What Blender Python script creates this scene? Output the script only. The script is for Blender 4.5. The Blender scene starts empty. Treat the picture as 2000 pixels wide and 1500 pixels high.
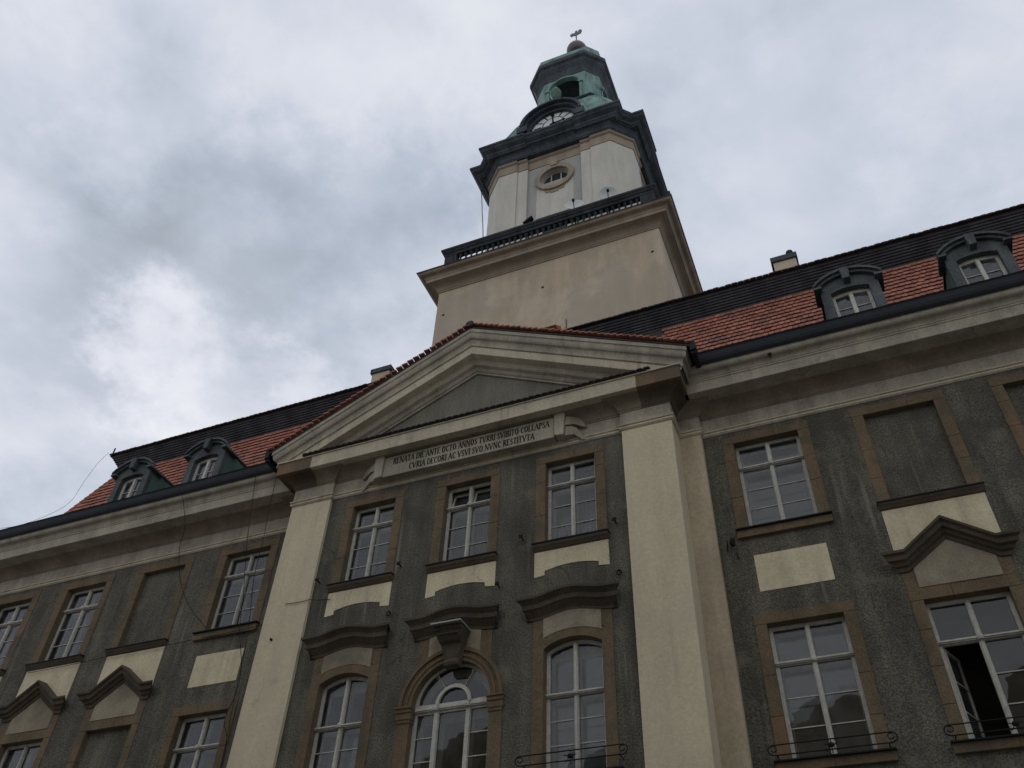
import bpy, bmesh, math, random
from mathutils import Vector, Matrix
from mathutils.geometry import tessellate_polygon
random.seed(7)
SC = bpy.context.scene
ZO = 12.95           # height of the drawing datum above the square
R = math.radians

# ------------------------------------------------------------------ camera
CAMP = Vector((8.1247, -15.7514, -11.3466 + ZO))
YAW, PITCH, ROLL, FPX = CAMY = (0.42117, 0.76457, 0.04669, 1705.32)
Fw = Vector((-math.sin(YAW)*math.cos(PITCH), math.cos(YAW)*math.cos(PITCH), math.sin(PITCH)))
Rt = Vector((math.cos(YAW), math.sin(YAW), 0)); Up = Rt.cross(Fw)
R2 = Rt*math.cos(ROLL) + Up*math.sin(ROLL); U2 = -Rt*math.sin(ROLL) + Up*math.cos(ROLL)
cam = bpy.data.cameras.new('camera'); camo = bpy.data.objects.new('camera', cam)
SC.collection.objects.link(camo); SC.camera = camo
camo.matrix_world = Matrix(((R2.x, U2.x, -Fw.x, CAMP.x), (R2.y, U2.y, -Fw.y, CAMP.y), (R2.z, U2.z, -Fw.z, CAMP.z), (0, 0, 0, 1)))
cam.sensor_fit = 'HORIZONTAL'; cam.sensor_width = 36; cam.lens = 36*FPX/2000
cam.clip_start = 0.1; cam.clip_end = 3000
def pixdir(px, py): return (Fw + R2*(px-1000)/FPX - U2*(py-750)/FPX).normalized()

# ------------------------------------------------------------------ world
W = bpy.data.worlds.new('World'); SC.world = W; W.use_nodes = True
nt = W.node_tree; nt.nodes.clear()
def N(tree, t, **kw):
    n = tree.nodes.new(t)
    for k, v in kw.items():
        if k[0] == '_': n.inputs[int(k[1:])].default_value = v
        else: setattr(n, k, v)
    return n
sund = pixdir(330, 640)
SUN_EL = math.asin(sund.z); SUN_AZ = math.atan2(sund.x, sund.y)
sky = N(nt, 'ShaderNodeTexSky', sky_type='NISHITA', sun_disc=False, sun_elevation=SUN_EL, sun_rotation=SUN_AZ)
tc = N(nt, 'ShaderNodeTexCoord'); L = nt.links.new
sep = N(nt, 'ShaderNodeSeparateXYZ'); L(tc.outputs['Generated'], sep.inputs[0])
zz = N(nt, 'ShaderNodeMath', operation='MAXIMUM', _1=0.02); L(sep.outputs[2], zz.inputs[0])
zz2 = N(nt, 'ShaderNodeMath', operation='ADD', _1=0.25); L(zz.outputs[0], zz2.inputs[0])
dv = N(nt, 'ShaderNodeVectorMath', operation='DIVIDE'); L(tc.outputs['Generated'], dv.inputs[0])
cmb = N(nt, 'ShaderNodeCombineXYZ'); [L(zz2.outputs[0], cmb.inputs[i]) for i in range(3)]; L(cmb.outputs[0], dv.inputs[1])
nz = N(nt, 'ShaderNodeTexNoise'); nz.inputs['Scale'].default_value = 2.6; nz.inputs['Detail'].default_value = 5; nz.inputs['Roughness'].default_value = .56; nz.inputs['Distortion'].default_value = .35
L(dv.outputs[0], nz.inputs['Vector'])
nz2 = N(nt, 'ShaderNodeTexNoise'); nz2.inputs['Scale'].default_value = 6.0; nz2.inputs['Detail'].default_value = 7; nz2.inputs['Roughness'].default_value = .6
L(dv.outputs[0], nz2.inputs['Vector'])
# warp the direction a little so that the big cloud masses get ragged edges
wv = N(nt, 'ShaderNodeVectorMath', operation='SUBTRACT'); L(nz2.outputs['Color'], wv.inputs[0]); wv.inputs[1].default_value = (.5, .5, .5)
wv2 = N(nt, 'ShaderNodeVectorMath', operation='SCALE'); L(wv.outputs[0], wv2.inputs[0]); wv2.inputs['Scale'].default_value = .34
wdir = N(nt, 'ShaderNodeVectorMath', operation='ADD'); L(tc.outputs['Generated'], wdir.inputs[0]); L(wv2.outputs[0], wdir.inputs[1])
BACK = Vector((.15, -.75, .65)).normalized()      # direction of an added bright sky patch behind the camera, lifts the facade
# cloud masses: (pixel of the photo only used to find their compass direction, radius rad, weight)
BL = [(390, 300, .10, -.15), (540, 300, .10, -.14), (620, 420, .12, -.11), (810, 340, .08, -.17), (800, 480, .11, -.12), (620, 600, .12, -.13), (430, 500, .13, -.13), (230, 470, .10, -.10), (230, 330, .07, .10), (60, 560, .12, -.12), (900, 250, .08, -.10), (500, 640, .08, -.10),
      (275, 715, .085, .28), (240, 620, .06, .10), (600, 750, .07, .26), (430, 760, .10, .05), (110, 110, .16, -.07), (330, 180, .08, .04), (560, 60, .14, .03), (1300, 120, .22, .02), (1420, 400, .16, .06), (880, 90, .2, -.01),
      (1700, 330, .18, -.07), (1880, 200, .16, .06), (40, 880, .1, .1), (440, 640, .1, .04)]
acc = None
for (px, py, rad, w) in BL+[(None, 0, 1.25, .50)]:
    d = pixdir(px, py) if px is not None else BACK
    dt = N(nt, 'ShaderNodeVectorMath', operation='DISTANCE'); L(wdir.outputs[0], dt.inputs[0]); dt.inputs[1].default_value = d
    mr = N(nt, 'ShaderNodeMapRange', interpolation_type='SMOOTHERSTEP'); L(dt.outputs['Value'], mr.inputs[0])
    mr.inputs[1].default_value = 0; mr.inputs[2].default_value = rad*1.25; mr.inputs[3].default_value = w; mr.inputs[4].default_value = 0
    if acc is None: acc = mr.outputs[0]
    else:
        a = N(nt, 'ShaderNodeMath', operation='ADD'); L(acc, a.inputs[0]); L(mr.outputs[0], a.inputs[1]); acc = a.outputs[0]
m1 = N(nt, 'ShaderNodeMath', operation='MULTIPLY_ADD', _1=1.1, _2=-.135); L(nz.outputs['Fac'], m1.inputs[0])
m2 = N(nt, 'ShaderNodeMath', operation='MULTIPLY_ADD', _1=.42); L(nz2.outputs['Fac'], m2.inputs[0]); L(m1.outputs[0], m2.inputs[2])
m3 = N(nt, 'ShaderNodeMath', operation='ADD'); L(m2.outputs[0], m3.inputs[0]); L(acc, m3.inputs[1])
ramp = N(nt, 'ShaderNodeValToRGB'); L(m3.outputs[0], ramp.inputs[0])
cr = ramp.color_ramp; cr.elements[0].position = .2; cr.elements[0].color = (.30, .355, .42, 1)
cr.elements[1].position = 1; cr.elements[1].color = (.86, .89, .90, 1)
e = cr.elements.new(.42); e.color = (.44, .50, .60, 1)
e = cr.elements.new(.62); e.color = (.60, .645, .74, 1)
e = cr.elements.new(.78); e.color = (.73, .76, .84, 1)
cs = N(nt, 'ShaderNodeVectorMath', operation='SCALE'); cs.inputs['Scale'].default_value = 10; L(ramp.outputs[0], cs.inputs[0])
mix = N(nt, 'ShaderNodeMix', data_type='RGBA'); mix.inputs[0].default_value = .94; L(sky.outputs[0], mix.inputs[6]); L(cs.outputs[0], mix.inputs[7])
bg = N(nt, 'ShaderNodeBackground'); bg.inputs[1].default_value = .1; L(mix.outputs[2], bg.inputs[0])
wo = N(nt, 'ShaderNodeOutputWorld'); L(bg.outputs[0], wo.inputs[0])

sl = bpy.data.lights.new('sun', 'SUN'); sl.energy = .6; sl.angle = R(14); sl.color = (1, .97, .93)
so = bpy.data.objects.new('sun', sl); SC.collection.objects.link(so); so.rotation_euler = sund.to_track_quat('Z', 'Y').to_euler(); so.location = (0, 0, 60)
SC.view_settings.view_transform = 'Standard'; SC.view_settings.look = 'None'; SC.view_settings.gamma = 1
SC.view_settings.exposure = 0; SC.view_settings.use_curve_mapping = False

# ------------------------------------------------------------------ materials
MT = {}
def mat(name, col, col2=None, scale=2.0, fine=None, fineamt=0., rough=.85, bump=0., bscale=30., streak=0., metal=0., stain=None, island=0., spec=.3, runs=None, crack=0., patch=None):
    """plaster/stone/metal: two tones by large noise, optional fine speckle, vertical streaks, bump"""
    m = bpy.data.materials.new(name); m.use_nodes = True; t = m.node_tree; b = t.nodes['Principled BSDF']; l = t.links.new
    b.inputs['Roughness'].default_value = rough; b.inputs['Metallic'].default_value = metal; b.inputs['Specular IOR Level'].default_value = spec
    g = N(t, 'ShaderNodeNewGeometry'); pos = g.outputs['Position']
    n1 = N(t, 'ShaderNodeTexNoise'); n1.inputs['Scale'].default_value = scale; n1.inputs['Detail'].default_value = 6; n1.inputs['Roughness'].default_value = .6; l(pos, n1.inputs['Vector'])
    r = N(t, 'ShaderNodeMapRange'); l(n1.outputs['Fac'], r.inputs[0]); r.inputs[1].default_value = .3; r.inputs[2].default_value = .7
    mx = N(t, 'ShaderNodeMix', data_type='RGBA'); l(r.outputs[0], mx.inputs[0])
    mx.inputs[6].default_value = (*col, 1); mx.inputs[7].default_value = (*(col2 or tuple(c*.8 for c in col)), 1)
    out = mx.outputs[2]
    def mulby(valsock, out):
        q = N(t, 'ShaderNodeVectorMath', operation='SCALE'); l(out, q.inputs[0]); l(valsock, q.inputs['Scale']); return q.outputs[0]
    if fineamt:
        n2 = N(t, 'ShaderNodeTexNoise'); n2.inputs['Scale'].default_value = fine; n2.inputs['Detail'].default_value = 3; n2.inputs['Roughness'].default_value = .7; l(pos, n2.inputs['Vector'])
        r2 = N(t, 'ShaderNodeMapRange'); l(n2.outputs['Fac'], r2.inputs[0]); r2.inputs[1].default_value = .36; r2.inputs[2].default_value = .64
        r2.inputs[3].default_value = 1-fineamt; r2.inputs[4].default_value = 1+fineamt; out = mulby(r2.outputs[0], out)
    if streak:
        sc = N(t, 'ShaderNodeVectorMath', operation='MULTIPLY'); l(pos, sc.inputs[0]); sc.inputs[1].default_value = (2.2, 2.2, .35)
        n3 = N(t, 'ShaderNodeTexNoise'); n3.inputs['Scale'].default_value = 1.0; n3.inputs['Detail'].default_value = 5; l(sc.outputs[0], n3.inputs['Vector'])
        r3 = N(t, 'ShaderNodeMapRange'); l(n3.outputs['Fac'], r3.inputs[0]); r3.inputs[1].default_value = .35; r3.inputs[2].default_value = .7
        r3.inputs[3].default_value = 1-streak; r3.inputs[4].default_value = 1+streak; out = mulby(r3.outputs[0], out)
    if island:
        r4 = N(t, 'ShaderNodeMapRange'); l(g.outputs['Random Per Island'], r4.inputs[0]); r4.inputs[3].default_value = 1-island; r4.inputs[4].default_value = 1+island
        out = mulby(r4.outputs[0], out)
    if stain:
        scol, sscale, lo, hi = stain
        n4 = N(t, 'ShaderNodeTexNoise'); n4.inputs['Scale'].default_value = sscale; n4.inputs['Detail'].default_value = 7; n4.inputs['Roughness'].default_value = .65; l(pos, n4.inputs['Vector'])
        r5 = N(t, 'ShaderNodeMapRange'); l(n4.outputs['Fac'], r5.inputs[0]); r5.inputs[1].default_value = lo; r5.inputs[2].default_value = hi
        m4 = N(t, 'ShaderNodeMix', data_type='RGBA'); l(r5.outputs[0], m4.inputs[0]); l(out, m4.inputs[6]); m4.inputs[7].default_value = (*scol, 1); out = m4.outputs[2]
    def noise(vec, sc_, det=5, ro=.6):
        q = N(t, 'ShaderNodeTexNoise'); q.inputs['Scale'].default_value = sc_; q.inputs['Detail'].default_value = det; q.inputs['Roughness'].default_value = ro; l(vec, q.inputs['Vector']); return q.outputs['Fac']
    def rng(v, a, c, lo=0., hi=1., smooth=True):
        q = N(t, 'ShaderNodeMapRange', interpolation_type='SMOOTHSTEP' if smooth else 'LINEAR'); l(v, q.inputs[0]); q.inputs[1].default_value = a; q.inputs[2].default_value = c; q.inputs[3].default_value = lo; q.inputs[4].default_value = hi; return q.outputs[0]
    def times(a, c):
        q = N(t, 'ShaderNodeMath', operation='MULTIPLY'); l(a, q.inputs[0]); l(c, q.inputs[1]); return q.outputs[0]
    def blend(f, out, col):
        q = N(t, 'ShaderNodeMix', data_type='RGBA'); l(f, q.inputs[0]); l(out, q.inputs[6]); q.inputs[7].default_value = (*col, 1); return q.outputs[2]
    if patch:      # sharper-edged repairs in a second tone
        pc, ps, lo, hi, amt = patch
        out = blend(rng(noise(pos, ps, 3, .45), lo, hi, 0, amt), out, pc)
    if runs:       # narrow vertical dirt or lime runs
        rc, amt = runs
        sv = N(t, 'ShaderNodeVectorMath', operation='MULTIPLY'); l(pos, sv.inputs[0]); sv.inputs[1].default_value = (7, 7, .28)
        out = blend(times(rng(noise(sv.outputs[0], 1.0, 4, .6), .53, .72, 0, amt), rng(noise(pos, .55, 3), .42, .62)), out, rc)
    if crack:
        wn = N(t, 'ShaderNodeTexNoise'); wn.inputs['Scale'].default_value = 2.2; wn.inputs['Detail'].default_value = 6; l(pos, wn.inputs['Vector'])
        wm = N(t, 'ShaderNodeVectorMath', operation='MULTIPLY_ADD'); l(wn.outputs['Color'], wm.inputs[0]); wm.inputs[1].default_value = (.8, .8, .8); l(pos, wm.inputs[2])
        vo = N(t, 'ShaderNodeTexVoronoi', feature='DISTANCE_TO_EDGE'); vo.inputs['Scale'].default_value = .42; l(wm.outputs[0], vo.inputs['Vector'])
        cm = times(rng(vo.outputs['Distance'], .002, .007, crack, 0), rng(noise(pos, .7, 2), .52, .60))
        out = blend(cm, out, tuple(c*.35 for c in col))
    l(out, b.inputs['Base Color'])
    if bump:
        n5 = N(t, 'ShaderNodeTexNoise'); n5.inputs['Scale'].default_value = bscale; n5.inputs['Detail'].default_value = 4; l(pos, n5.inputs['Vector'])
        bp = N(t, 'ShaderNodeBump'); bp.inputs['Strength'].default_value = bump; bp.inputs['Distance'].default_value = .03; l(n5.outputs['Fac'], bp.inputs['Height']); l(bp.outputs[0], b.inputs['Normal'])
    MT[name] = m; return m
mat('stucco', (.118, .105, .084), (.078, .071, .058), .8, 30, .50, .95, 1.0, 22, .30, stain=((.185, .165, .13), 1.3, .55, .80), runs=((.20, .185, .155), .75), crack=.7, patch=((.062, .058, .05), .8, .56, .62, .5))
mat('stucco_light', (.185, .172, .142), (.145, .135, .112), 1.2, 30, .38, .95, .6, 22, .15)
mat('cream', (.54, .475, .34), (.49, .43, .31), .7, 14, .07, .9, .2, 30, .07, stain=((.42, .37, .28), .9, .58, .85), runs=((.33, .29, .21), .4), crack=.3, patch=((.49, .435, .33), .7, .54, .6, .4))
mat('cream_pink', (.46, .385, .275), (.38, .325, .235), .9, 14, .1, .9, .2, 30, .12, runs=((.24, .20, .15), .5), crack=.4)
mat('panel_cream', (.58, .51, .36), (.50, .44, .31), 1.2, 18, .1, .9, .25, 30, .12, stain=((.26, .235, .18), 1.7, .60, .85), runs=((.28, .25, .19), .6), crack=.6)
mat('panel_dirty', (.33, .285, .205), (.22, .19, .145), 1.2, 26, .15, .95, .3, 30, .12, stain=((.12, .11, .09), .9, .45, .75))
mat('render_grey', (.35, .315, .255), (.28, .255, .205), 1.0, 16, .14, .9, .25, 26, .18, stain=((.15, .135, .105), 1.3, .56, .80), runs=((.13, .12, .095), .6), crack=.6)
mat('render_light', (.46, .41, .31), (.38, .345, .265), 1.2, 16, .12, .9, .25, 26, .12, stain=((.19, .17, .135), 1.4, .56, .80), runs=((.17, .15, .12), .6), crack=.5)
mat('brownstone', (.150, .108, .064), (.105, .084, .054), 1.6, 26, .22, .9, .3, 30, .16, stain=((.185, .108, .064), .9, .54, .68), patch=((.075, .066, .05), 1.1, .54, .64, .6))
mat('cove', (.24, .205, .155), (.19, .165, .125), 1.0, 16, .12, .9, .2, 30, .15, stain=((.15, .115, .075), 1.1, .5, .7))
mat('sootstone', (.10, .078, .055), (.07, .058, .044), 1.6, 26, .16, .9, .3, 30, .12, stain=((.15, .085, .045), .9, .6, .75))
mat('darkstone', (.095, .074, .052), (.062, .052, .041), 2.0, 26, .22, .95, .4, 26, .15, stain=((.045, .042, .038), 1.5, .5, .75), patch=((.12, .085, .055), 1.0, .56, .66, .6))
mat('tile_red', (.345, .145, .105), (.27, .115, .085), 1.5, 20, .2, .85, 0, 30, 0, island=.24, stain=((.13, .095, .085), 1.7, .54, .70), spec=.12)
mat('tile_dark', (.045, .033, .03), (.03, .026, .026), 2, 20, .15, .85, 0, 30, 0, island=.3)
mat('wood_dark', (.066, .068, .075), (.046, .048, .055), 1.5, 20, .25, .8, .1, 30, .25, spec=.15)
mat('gutter_metal', (.02, .024, .031), (.014, .017, .022), 2.5, 16, .15, .75, 0, 30, .1, spec=.2)
mat('copper_green', (.165, .285, .25), (.11, .21, .19), 1.2, 10, .18, .65, .1, 12, .35, stain=((.06, .085, .085), 1.1, .54, .72), runs=((.05, .075, .08), .8))
mat('copper_dark', (.070, .080, .092), (.048, .056, .066), 1.0, 10, .25, .8, .1, 14, .3, runs=((.095, .125, .12), .5), spec=.12)
mat('gallery_metal', (.042, .046, .052), (.03, .033, .038), 1.4, 12, .25, .8, .1, 14, .3, runs=((.08, .095, .095), .4), spec=.12)
mat('zinc_dormer', (.080, .090, .098), (.050, .058, .066), 1.8, 18, .3, .7, .2, 16, .35, stain=((.09, .108, .102), 1.2, .5, .75), runs=((.12, .14, .14), .5), spec=.2)
mat('zinc_green', (.075, .14, .11), (.06, .11, .09), 2.4, 18, .2, .6, .15, 20, .2)
mat('tower_plaster', (.45, .365, .27), (.39, .32, .24), .4, 16, .06, .9, .12, 30, .12, stain=((.48, .41, .33), .35, .5, .66), runs=((.32, .26, .20), .3), crack=.3, patch=((.33, .285, .24), .3, .53, .60, .6))
mat('tower_white', (.50, .48, .43), (.45, .43, .39), .6, 16, .05, .9, .1, 30, .08, runs=((.30, .29, .265), .45))
mat('tower_grey', (.33, .325, .315), (.29, .285, .275), .7, 16, .05, .9, .05, 30, .06)
mat('tower_band', (.32, .26, .195), (.25, .21, .165), 1.0, 16, .12, .9, .1, 30, .15, runs=((.13, .12, .105), .6))
mat('tower_mould', (.29, .235, .18), (.23, .19, .15), 1.2, 16, .1, .9, .1, 30, .1)
mat('white_paint', (.50, .49, .45), (.37, .355, .32), 9, 60, .25, .65, 0, 30, .15, spec=.4)
mat('iron', (.012, .012, .013), (.02, .016, .014), 8, 40, .2, .85, spec=.15)
mat('copper_ball', (.10, .085, .08), (.075, .065, .065), 2, 20, .1, .38, metal=.6, spec=.5)
mat('vane_metal', (.13, .14, .15), (.10, .11, .12), 3, 20, .1, .6, metal=.2)
mat('clock_white', (.66, .68, .70), (.60, .62, .64), 2, 20, .03, .5)
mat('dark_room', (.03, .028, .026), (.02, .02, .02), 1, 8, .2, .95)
mat('tablet', (.33, .30, .235), (.26, .235, .185), 2.0, 20, .15, .9, .3, 26, .2, stain=((.24, .175, .09), 1.6, .58, .75), runs=((.14, .125, .1), .6), crack=.6)
mat('letters', (.022, .021, .02), (.03, .028, .025), 4, 30, .2, .9)
mat('dish_white', (.5, .52, .53), (.45, .47, .48), 2, 20, .04, .5)
mat('curtain', (.26, .27, .28), (.2, .21, .22), 2, 20, .06, .95)
mat('paving', (.22, .21, .195), (.17, .165, .155), 1.5, 5, .2, .9, .3, 12)
mat('house_wall', (.40, .33, .2), (.34, .28, .18), .6, 12, .06, .9)
mat('sheet_metal', (.30, .31, .31), (.22, .23, .23), 4, 20, .1, .45, spec=.6)
# window glass: thin pane, mirror reflection by Fresnel, otherwise clear with a slight dirt tint
gm = bpy.data.materials.new('window_glass'); gm.use_nodes = True; t = gm.node_tree; t.nodes.clear()
fr = N(t, 'ShaderNodeFresnel'); fr.inputs[0].default_value = 1.58
gl = N(t, 'ShaderNodeBsdfGlossy'); gl.inputs['Color'].default_value = (.9, .91, .95, 1); gl.inputs['Roughness'].default_value = .015
tr = N(t, 'ShaderNodeBsdfTransparent'); tr.inputs['Color'].default_value = (.78, .80, .80, 1)
gg = N(t, 'ShaderNodeNewGeometry'); gn = N(t, 'ShaderNodeTexNoise'); gn.inputs['Scale'].default_value = 1.6; gn.inputs['Detail'].default_value = 2; t.links.new(gg.outputs['Position'], gn.inputs['Vector'])
gb = N(t, 'ShaderNodeBump'); gb.inputs['Strength'].default_value = .2; gb.inputs['Distance'].default_value = .015; t.links.new(gn.outputs['Fac'], gb.inputs['Height']); t.links.new(gb.outputs[0], gl.inputs['Normal'])
ms = N(t, 'ShaderNodeMixShader'); t.links.new(fr.outputs[0], ms.inputs[0]); t.links.new(tr.outputs[0], ms.inputs[1]); t.links.new(gl.outputs[0], ms.inputs[2])
df = N(t, 'ShaderNodeBsdfDiffuse'); df.inputs[0].default_value = (.48, .50, .52, 1)
dn = N(t, 'ShaderNodeTexNoise'); dn.inputs['Scale'].default_value = 3; dn.inputs['Detail'].default_value = 5; t.links.new(gg.outputs['Position'], dn.inputs['Vector'])
dm = N(t, 'ShaderNodeMapRange'); t.links.new(dn.outputs['Fac'], dm.inputs[0]); dm.inputs[1].default_value = .35; dm.inputs[2].default_value = .7; dm.inputs[3].default_value = .02; dm.inputs[4].default_value = .075
ms2 = N(t, 'ShaderNodeMixShader'); t.links.new(dm.outputs[0], ms2.inputs[0]); t.links.new(ms.outputs[0], ms2.inputs[1]); t.links.new(df.outputs[0], ms2.inputs[2])
om = N(t, 'ShaderNodeOutputMaterial'); t.links.new(ms2.outputs[0], om.inputs[0]); MT['glass'] = gm

# ------------------------------------------------------------------ mesh helpers
class MB:
    def __init__(s): s.v = []; s.f = []
    def add(s, vs, fs):
        o = len(s.v); s.v += [tuple(p) for p in vs]; s.f += [tuple(o+i for i in f) for f in fs]; return s
    def box(s, x0, x1, y0, y1, z0, z1):
        return s.add([(x0,y0,z0),(x1,y0,z0),(x1,y1,z0),(x0,y1,z0),(x0,y0,z1),(x1,y0,z1),(x1,y1,z1),(x0,y1,z1)],
                     [(0,3,2,1),(4,5,6,7),(0,1,5,4),(1,2,6,5),(2,3,7,6),(3,0,4,7)])
    def plate(s, outer, holes, y0, y1, axis='y'):
        """flat plate in the x,z plane between y0 and y1 with holes"""
        loops = [outer]+list(holes)
        tri = tessellate_polygon([[Vector((a, b, 0)) for a, b in lp] for lp in loops])
        pts = [p for lp in loops for p in lp]; n = len(pts)
        P = (lambda a, b, c: (a, c, b)) if axis == 'y' else (lambda a, b, c: (a, b, c)) if axis == 'z' else (lambda a, b, c: (c, a, b))
        vs = [P(a, b, y0) for a, b in pts]+[P(a, b, y1) for a, b in pts]
        fs = [tuple(q) for q in tri]+[tuple(i+n for i in reversed(q)) for q in tri]; o = 0
        for lp in loops:
            m = len(lp)
            for i in range(m):
                j = (i+1) % m; fs.append((o+i, o+j, o+j+n, o+i+n))
            o += m
        return s.add(vs, fs)
    def sweep(s, path, prof, closed=False, capends=True):
        """profile (out, z) swept along plan path (x, y); outward is to the right of the direction"""
        n = len(path); rings = []
        for i in range(n):
            p = Vector(path[i])
            a = Vector(path[i-1]) if (i or closed) else None
            b = Vector(path[(i+1) % n]) if (i < n-1 or closed) else None
            d1 = (p-a).normalized() if a is not None else None; d2 = (b-p).normalized() if b is not None else None
            n1 = Vector((d1.y, -d1.x)) if d1 else None; n2 = Vector((d2.y, -d2.x)) if d2 else None
            if n1 is None: m = n2
            elif n2 is None: m = n1
            else:
                m = n1+n2; m = m/ max(m.dot(n1), 1e-6) if m.length > 1e-6 else n1
            rings.append([(p.x+m.x*o, p.y+m.y*o, z) for o, z in prof])
        k = len(prof); vs = [q for r in rings for q in r]; fs = []
        for i in range(n if closed else n-1):
            j = (i+1) % n
            for a in range(k-1): fs.append((i*k+a, j*k+a, j*k+a+1, i*k+a+1))
        if not closed and capends: fs += [tuple(range(k)), tuple((n-1)*k+a for a in reversed(range(k)))]
        return s.add(vs, fs)
    def loft(s, rings, cap0=True, cap1=True):
        k = len(rings[0]); vs = [q for r in rings for q in r]; fs = []
        for i in range(len(rings)-1):
            for a in range(k): b = (a+1) % k; fs.append((i*k+a, i*k+b, (i+1)*k+b, (i+1)*k+a))
        if cap0: fs.append(tuple(reversed(range(k))))
        if cap1: fs.append(tuple((len(rings)-1)*k+a for a in range(k)))
        return s.add(vs, fs)
    def lathe(s, prof, c, n=16):
        return s.loft([[(c[0]+r*math.cos(2*math.pi*i/n), c[1]+r*math.sin(2*math.pi*i/n), c[2]+z) for i in range(n)] for r, z in prof])
    def tube(s, pts, r, n=6):
        pts = [Vector(p) for p in pts]; rings = []
        for i, p in enumerate(pts):
            d = (pts[min(i+1, len(pts)-1)]-pts[max(i-1, 0)]).normalized()
            u = d.cross(Vector((0, 0, 1)));  u = u if u.length > .05 else d.cross(Vector((0, 1, 0))); u.normalize(); w = d.cross(u)
            rings.append([tuple(p+u*r*math.cos(2*math.pi*k/n)+w*r*math.sin(2*math.pi*k/n)) for k in range(n)])
        return s.loft(rings)
COL = SC.collection
def obj(name, mb, m, parent=None, loc=None, label=None, smooth=False, bevel=0, recalc=True):
    """link as ONE mesh; mesh coordinates are in the drawing datum, loc (datum) becomes the origin"""
    me = bpy.data.meshes.new(name); loc = Vector(loc) if loc else None
    if loc is None:
        xs = [p[0] for p in mb.v]; ys = [p[1] for p in mb.v]; zs = [p[2] for p in mb.v]
        loc = Vector(((min(xs)+max(xs))/2, (min(ys)+max(ys))/2, min(zs)))
    me.from_pydata([(a-loc.x, b-loc.y, c-loc.z) for a, b, c in mb.v], [], mb.f)
    if recalc:
        bm = bmesh.new(); bm.from_mesh(me); bmesh.ops.remove_doubles(bm, verts=bm.verts, dist=1e-5) if smooth else None
        bmesh.ops.recalc_face_normals(bm, faces=bm.faces); bm.to_mesh(me); bm.free()
    me.materials.append(MT[m])
    if smooth:
        for p in me.polygons: p.use_smooth = True
    o = bpy.data.objects.new(name, me); COL.objects.link(o)
    if bevel:
        b = o.modifiers.new('bevel', 'BEVEL'); b.width = bevel; b.segments = 2; b.limit_method = 'ANGLE'
    place(o, loc+Vector((0, 0, ZO)), parent)
    if label: o['label'] = label
    return o
ABS = {}
def place(o, absloc, parent):
    ABS[o.name] = Vector(absloc)
    if parent: o.parent = parent; o.location = Vector(absloc)-ABS[parent.name]
    else: o.location = absloc
def empty(name, loc):
    o = bpy.data.objects.new(name, None); COL.objects.link(o); o.empty_display_size = .5; place(o, Vector(loc), None); return o
def tag(o, label=None, cat=None, group=None, kind=None):
    for k, v in (('label', label), ('category', cat), ('group', group), ('kind', kind)):
        if v: o[k] = v
    return o
def rect(x0, x1, z0, z1): return [(x0, z0), (x1, z0), (x1, z1), (x0, z1)]
def arch(hw, z0, zs, rise, n=14, cx=0):
    """opening outline: straight jambs to zs, segmental head of given rise"""
    if rise <= 0: return rect(cx-hw, cx+hw, z0, zs)
    r = (hw*hw+rise*rise)/(2*rise); cz = zs+rise-r; a0 = math.asin(min(1, hw/r))
    if rise > hw*.999: a0 = math.pi/2
    return [(cx-hw, z0), (cx+hw, z0)]+[(cx+r*math.sin(a0-2*a0*i/n), cz+r*math.cos(a0-2*a0*i/n)) for i in range(n+1)]

# ------------------------------------------------------------------ ground
g = MB(); g.box(-400, 400, -400, 400, -ZO-.5, -ZO)
tag(obj('ground', g, 'paving'), kind='structure')

# ================================================================== TOWN HALL
TH = empty('town_hall', (0, 0, 0))
tag(TH, 'grey stuccoed baroque town hall with cream pilasters, inscribed pediment and red tiled mansard roof', 'town hall')
YW = .875; P = .09; FLOOR = -ZO
A1, A2, A3, A4 = 7.265, 10.225, 13.15, 16.08
S = 2.705
XE = 19.54           # half length of the building at the eaves
# ---- walls with openings
def opening_rect(ax, ow, z0, z1): return rect(ax-ow+.04, ax+ow-.04, z0+.04, z1-.04)
wc = MB(); holes = []
for k in (-1, 0, 1):
    holes.append(rect(k*S-.83, k*S+.83, -.2, 2.3))
holes += [[(x+k*S, z) for x, z in arch(.83, -5.35, -2.72, .26)] for k in (-1, 1)]
holes.append(arch(1.15, -5.35, -3.57, 1.1499, 24))
wc.plate(rect(-4.3, 4.3, FLOOR, 3.2), holes, 0, .42)
obj('central_wall', wc, 'stucco', TH)
for sg in (-1, 1):
    w = MB(); hs = []
    for ax in (A1, A2, A3, A4):
        hs.append(rect(sg*ax-.96, sg*ax+.96, -.22, 2.38)); hs.append(rect(sg*ax-.93, sg*ax+.93, -5.2, -2.34))
    x0, x1 = sorted((sg*5.2, sg*19.3))
    w.plate(rect(x0, x1, FLOOR, 3.3), hs, YW, YW+.42)
    w.box(*sorted((sg*18.9, sg*19.3)), YW+.42, 19.0, FLOOR, 3.3)
    obj('wing_wall', w, 'stucco', TH)
    p = MB(); x0, x1 = sorted((sg*4.07, sg*5.30)); p.box(x0, x1, -P, .9, FLOOR, 2.62)
    obj('pilaster', p, 'cream', TH)
    p = MB(); x0, x1 = sorted((sg*5.303, sg*5.82)); p.box(x0, x1, .68, .93, FLOOR, 2.62)
    obj('pilaster_strip', p, 'cream_pink', TH)
bw = MB(); bw.box(-18.9, 18.9, 18.9, 19.3, FLOOR, 3.3); obj('back_wall', bw, 'stucco', TH)

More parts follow.
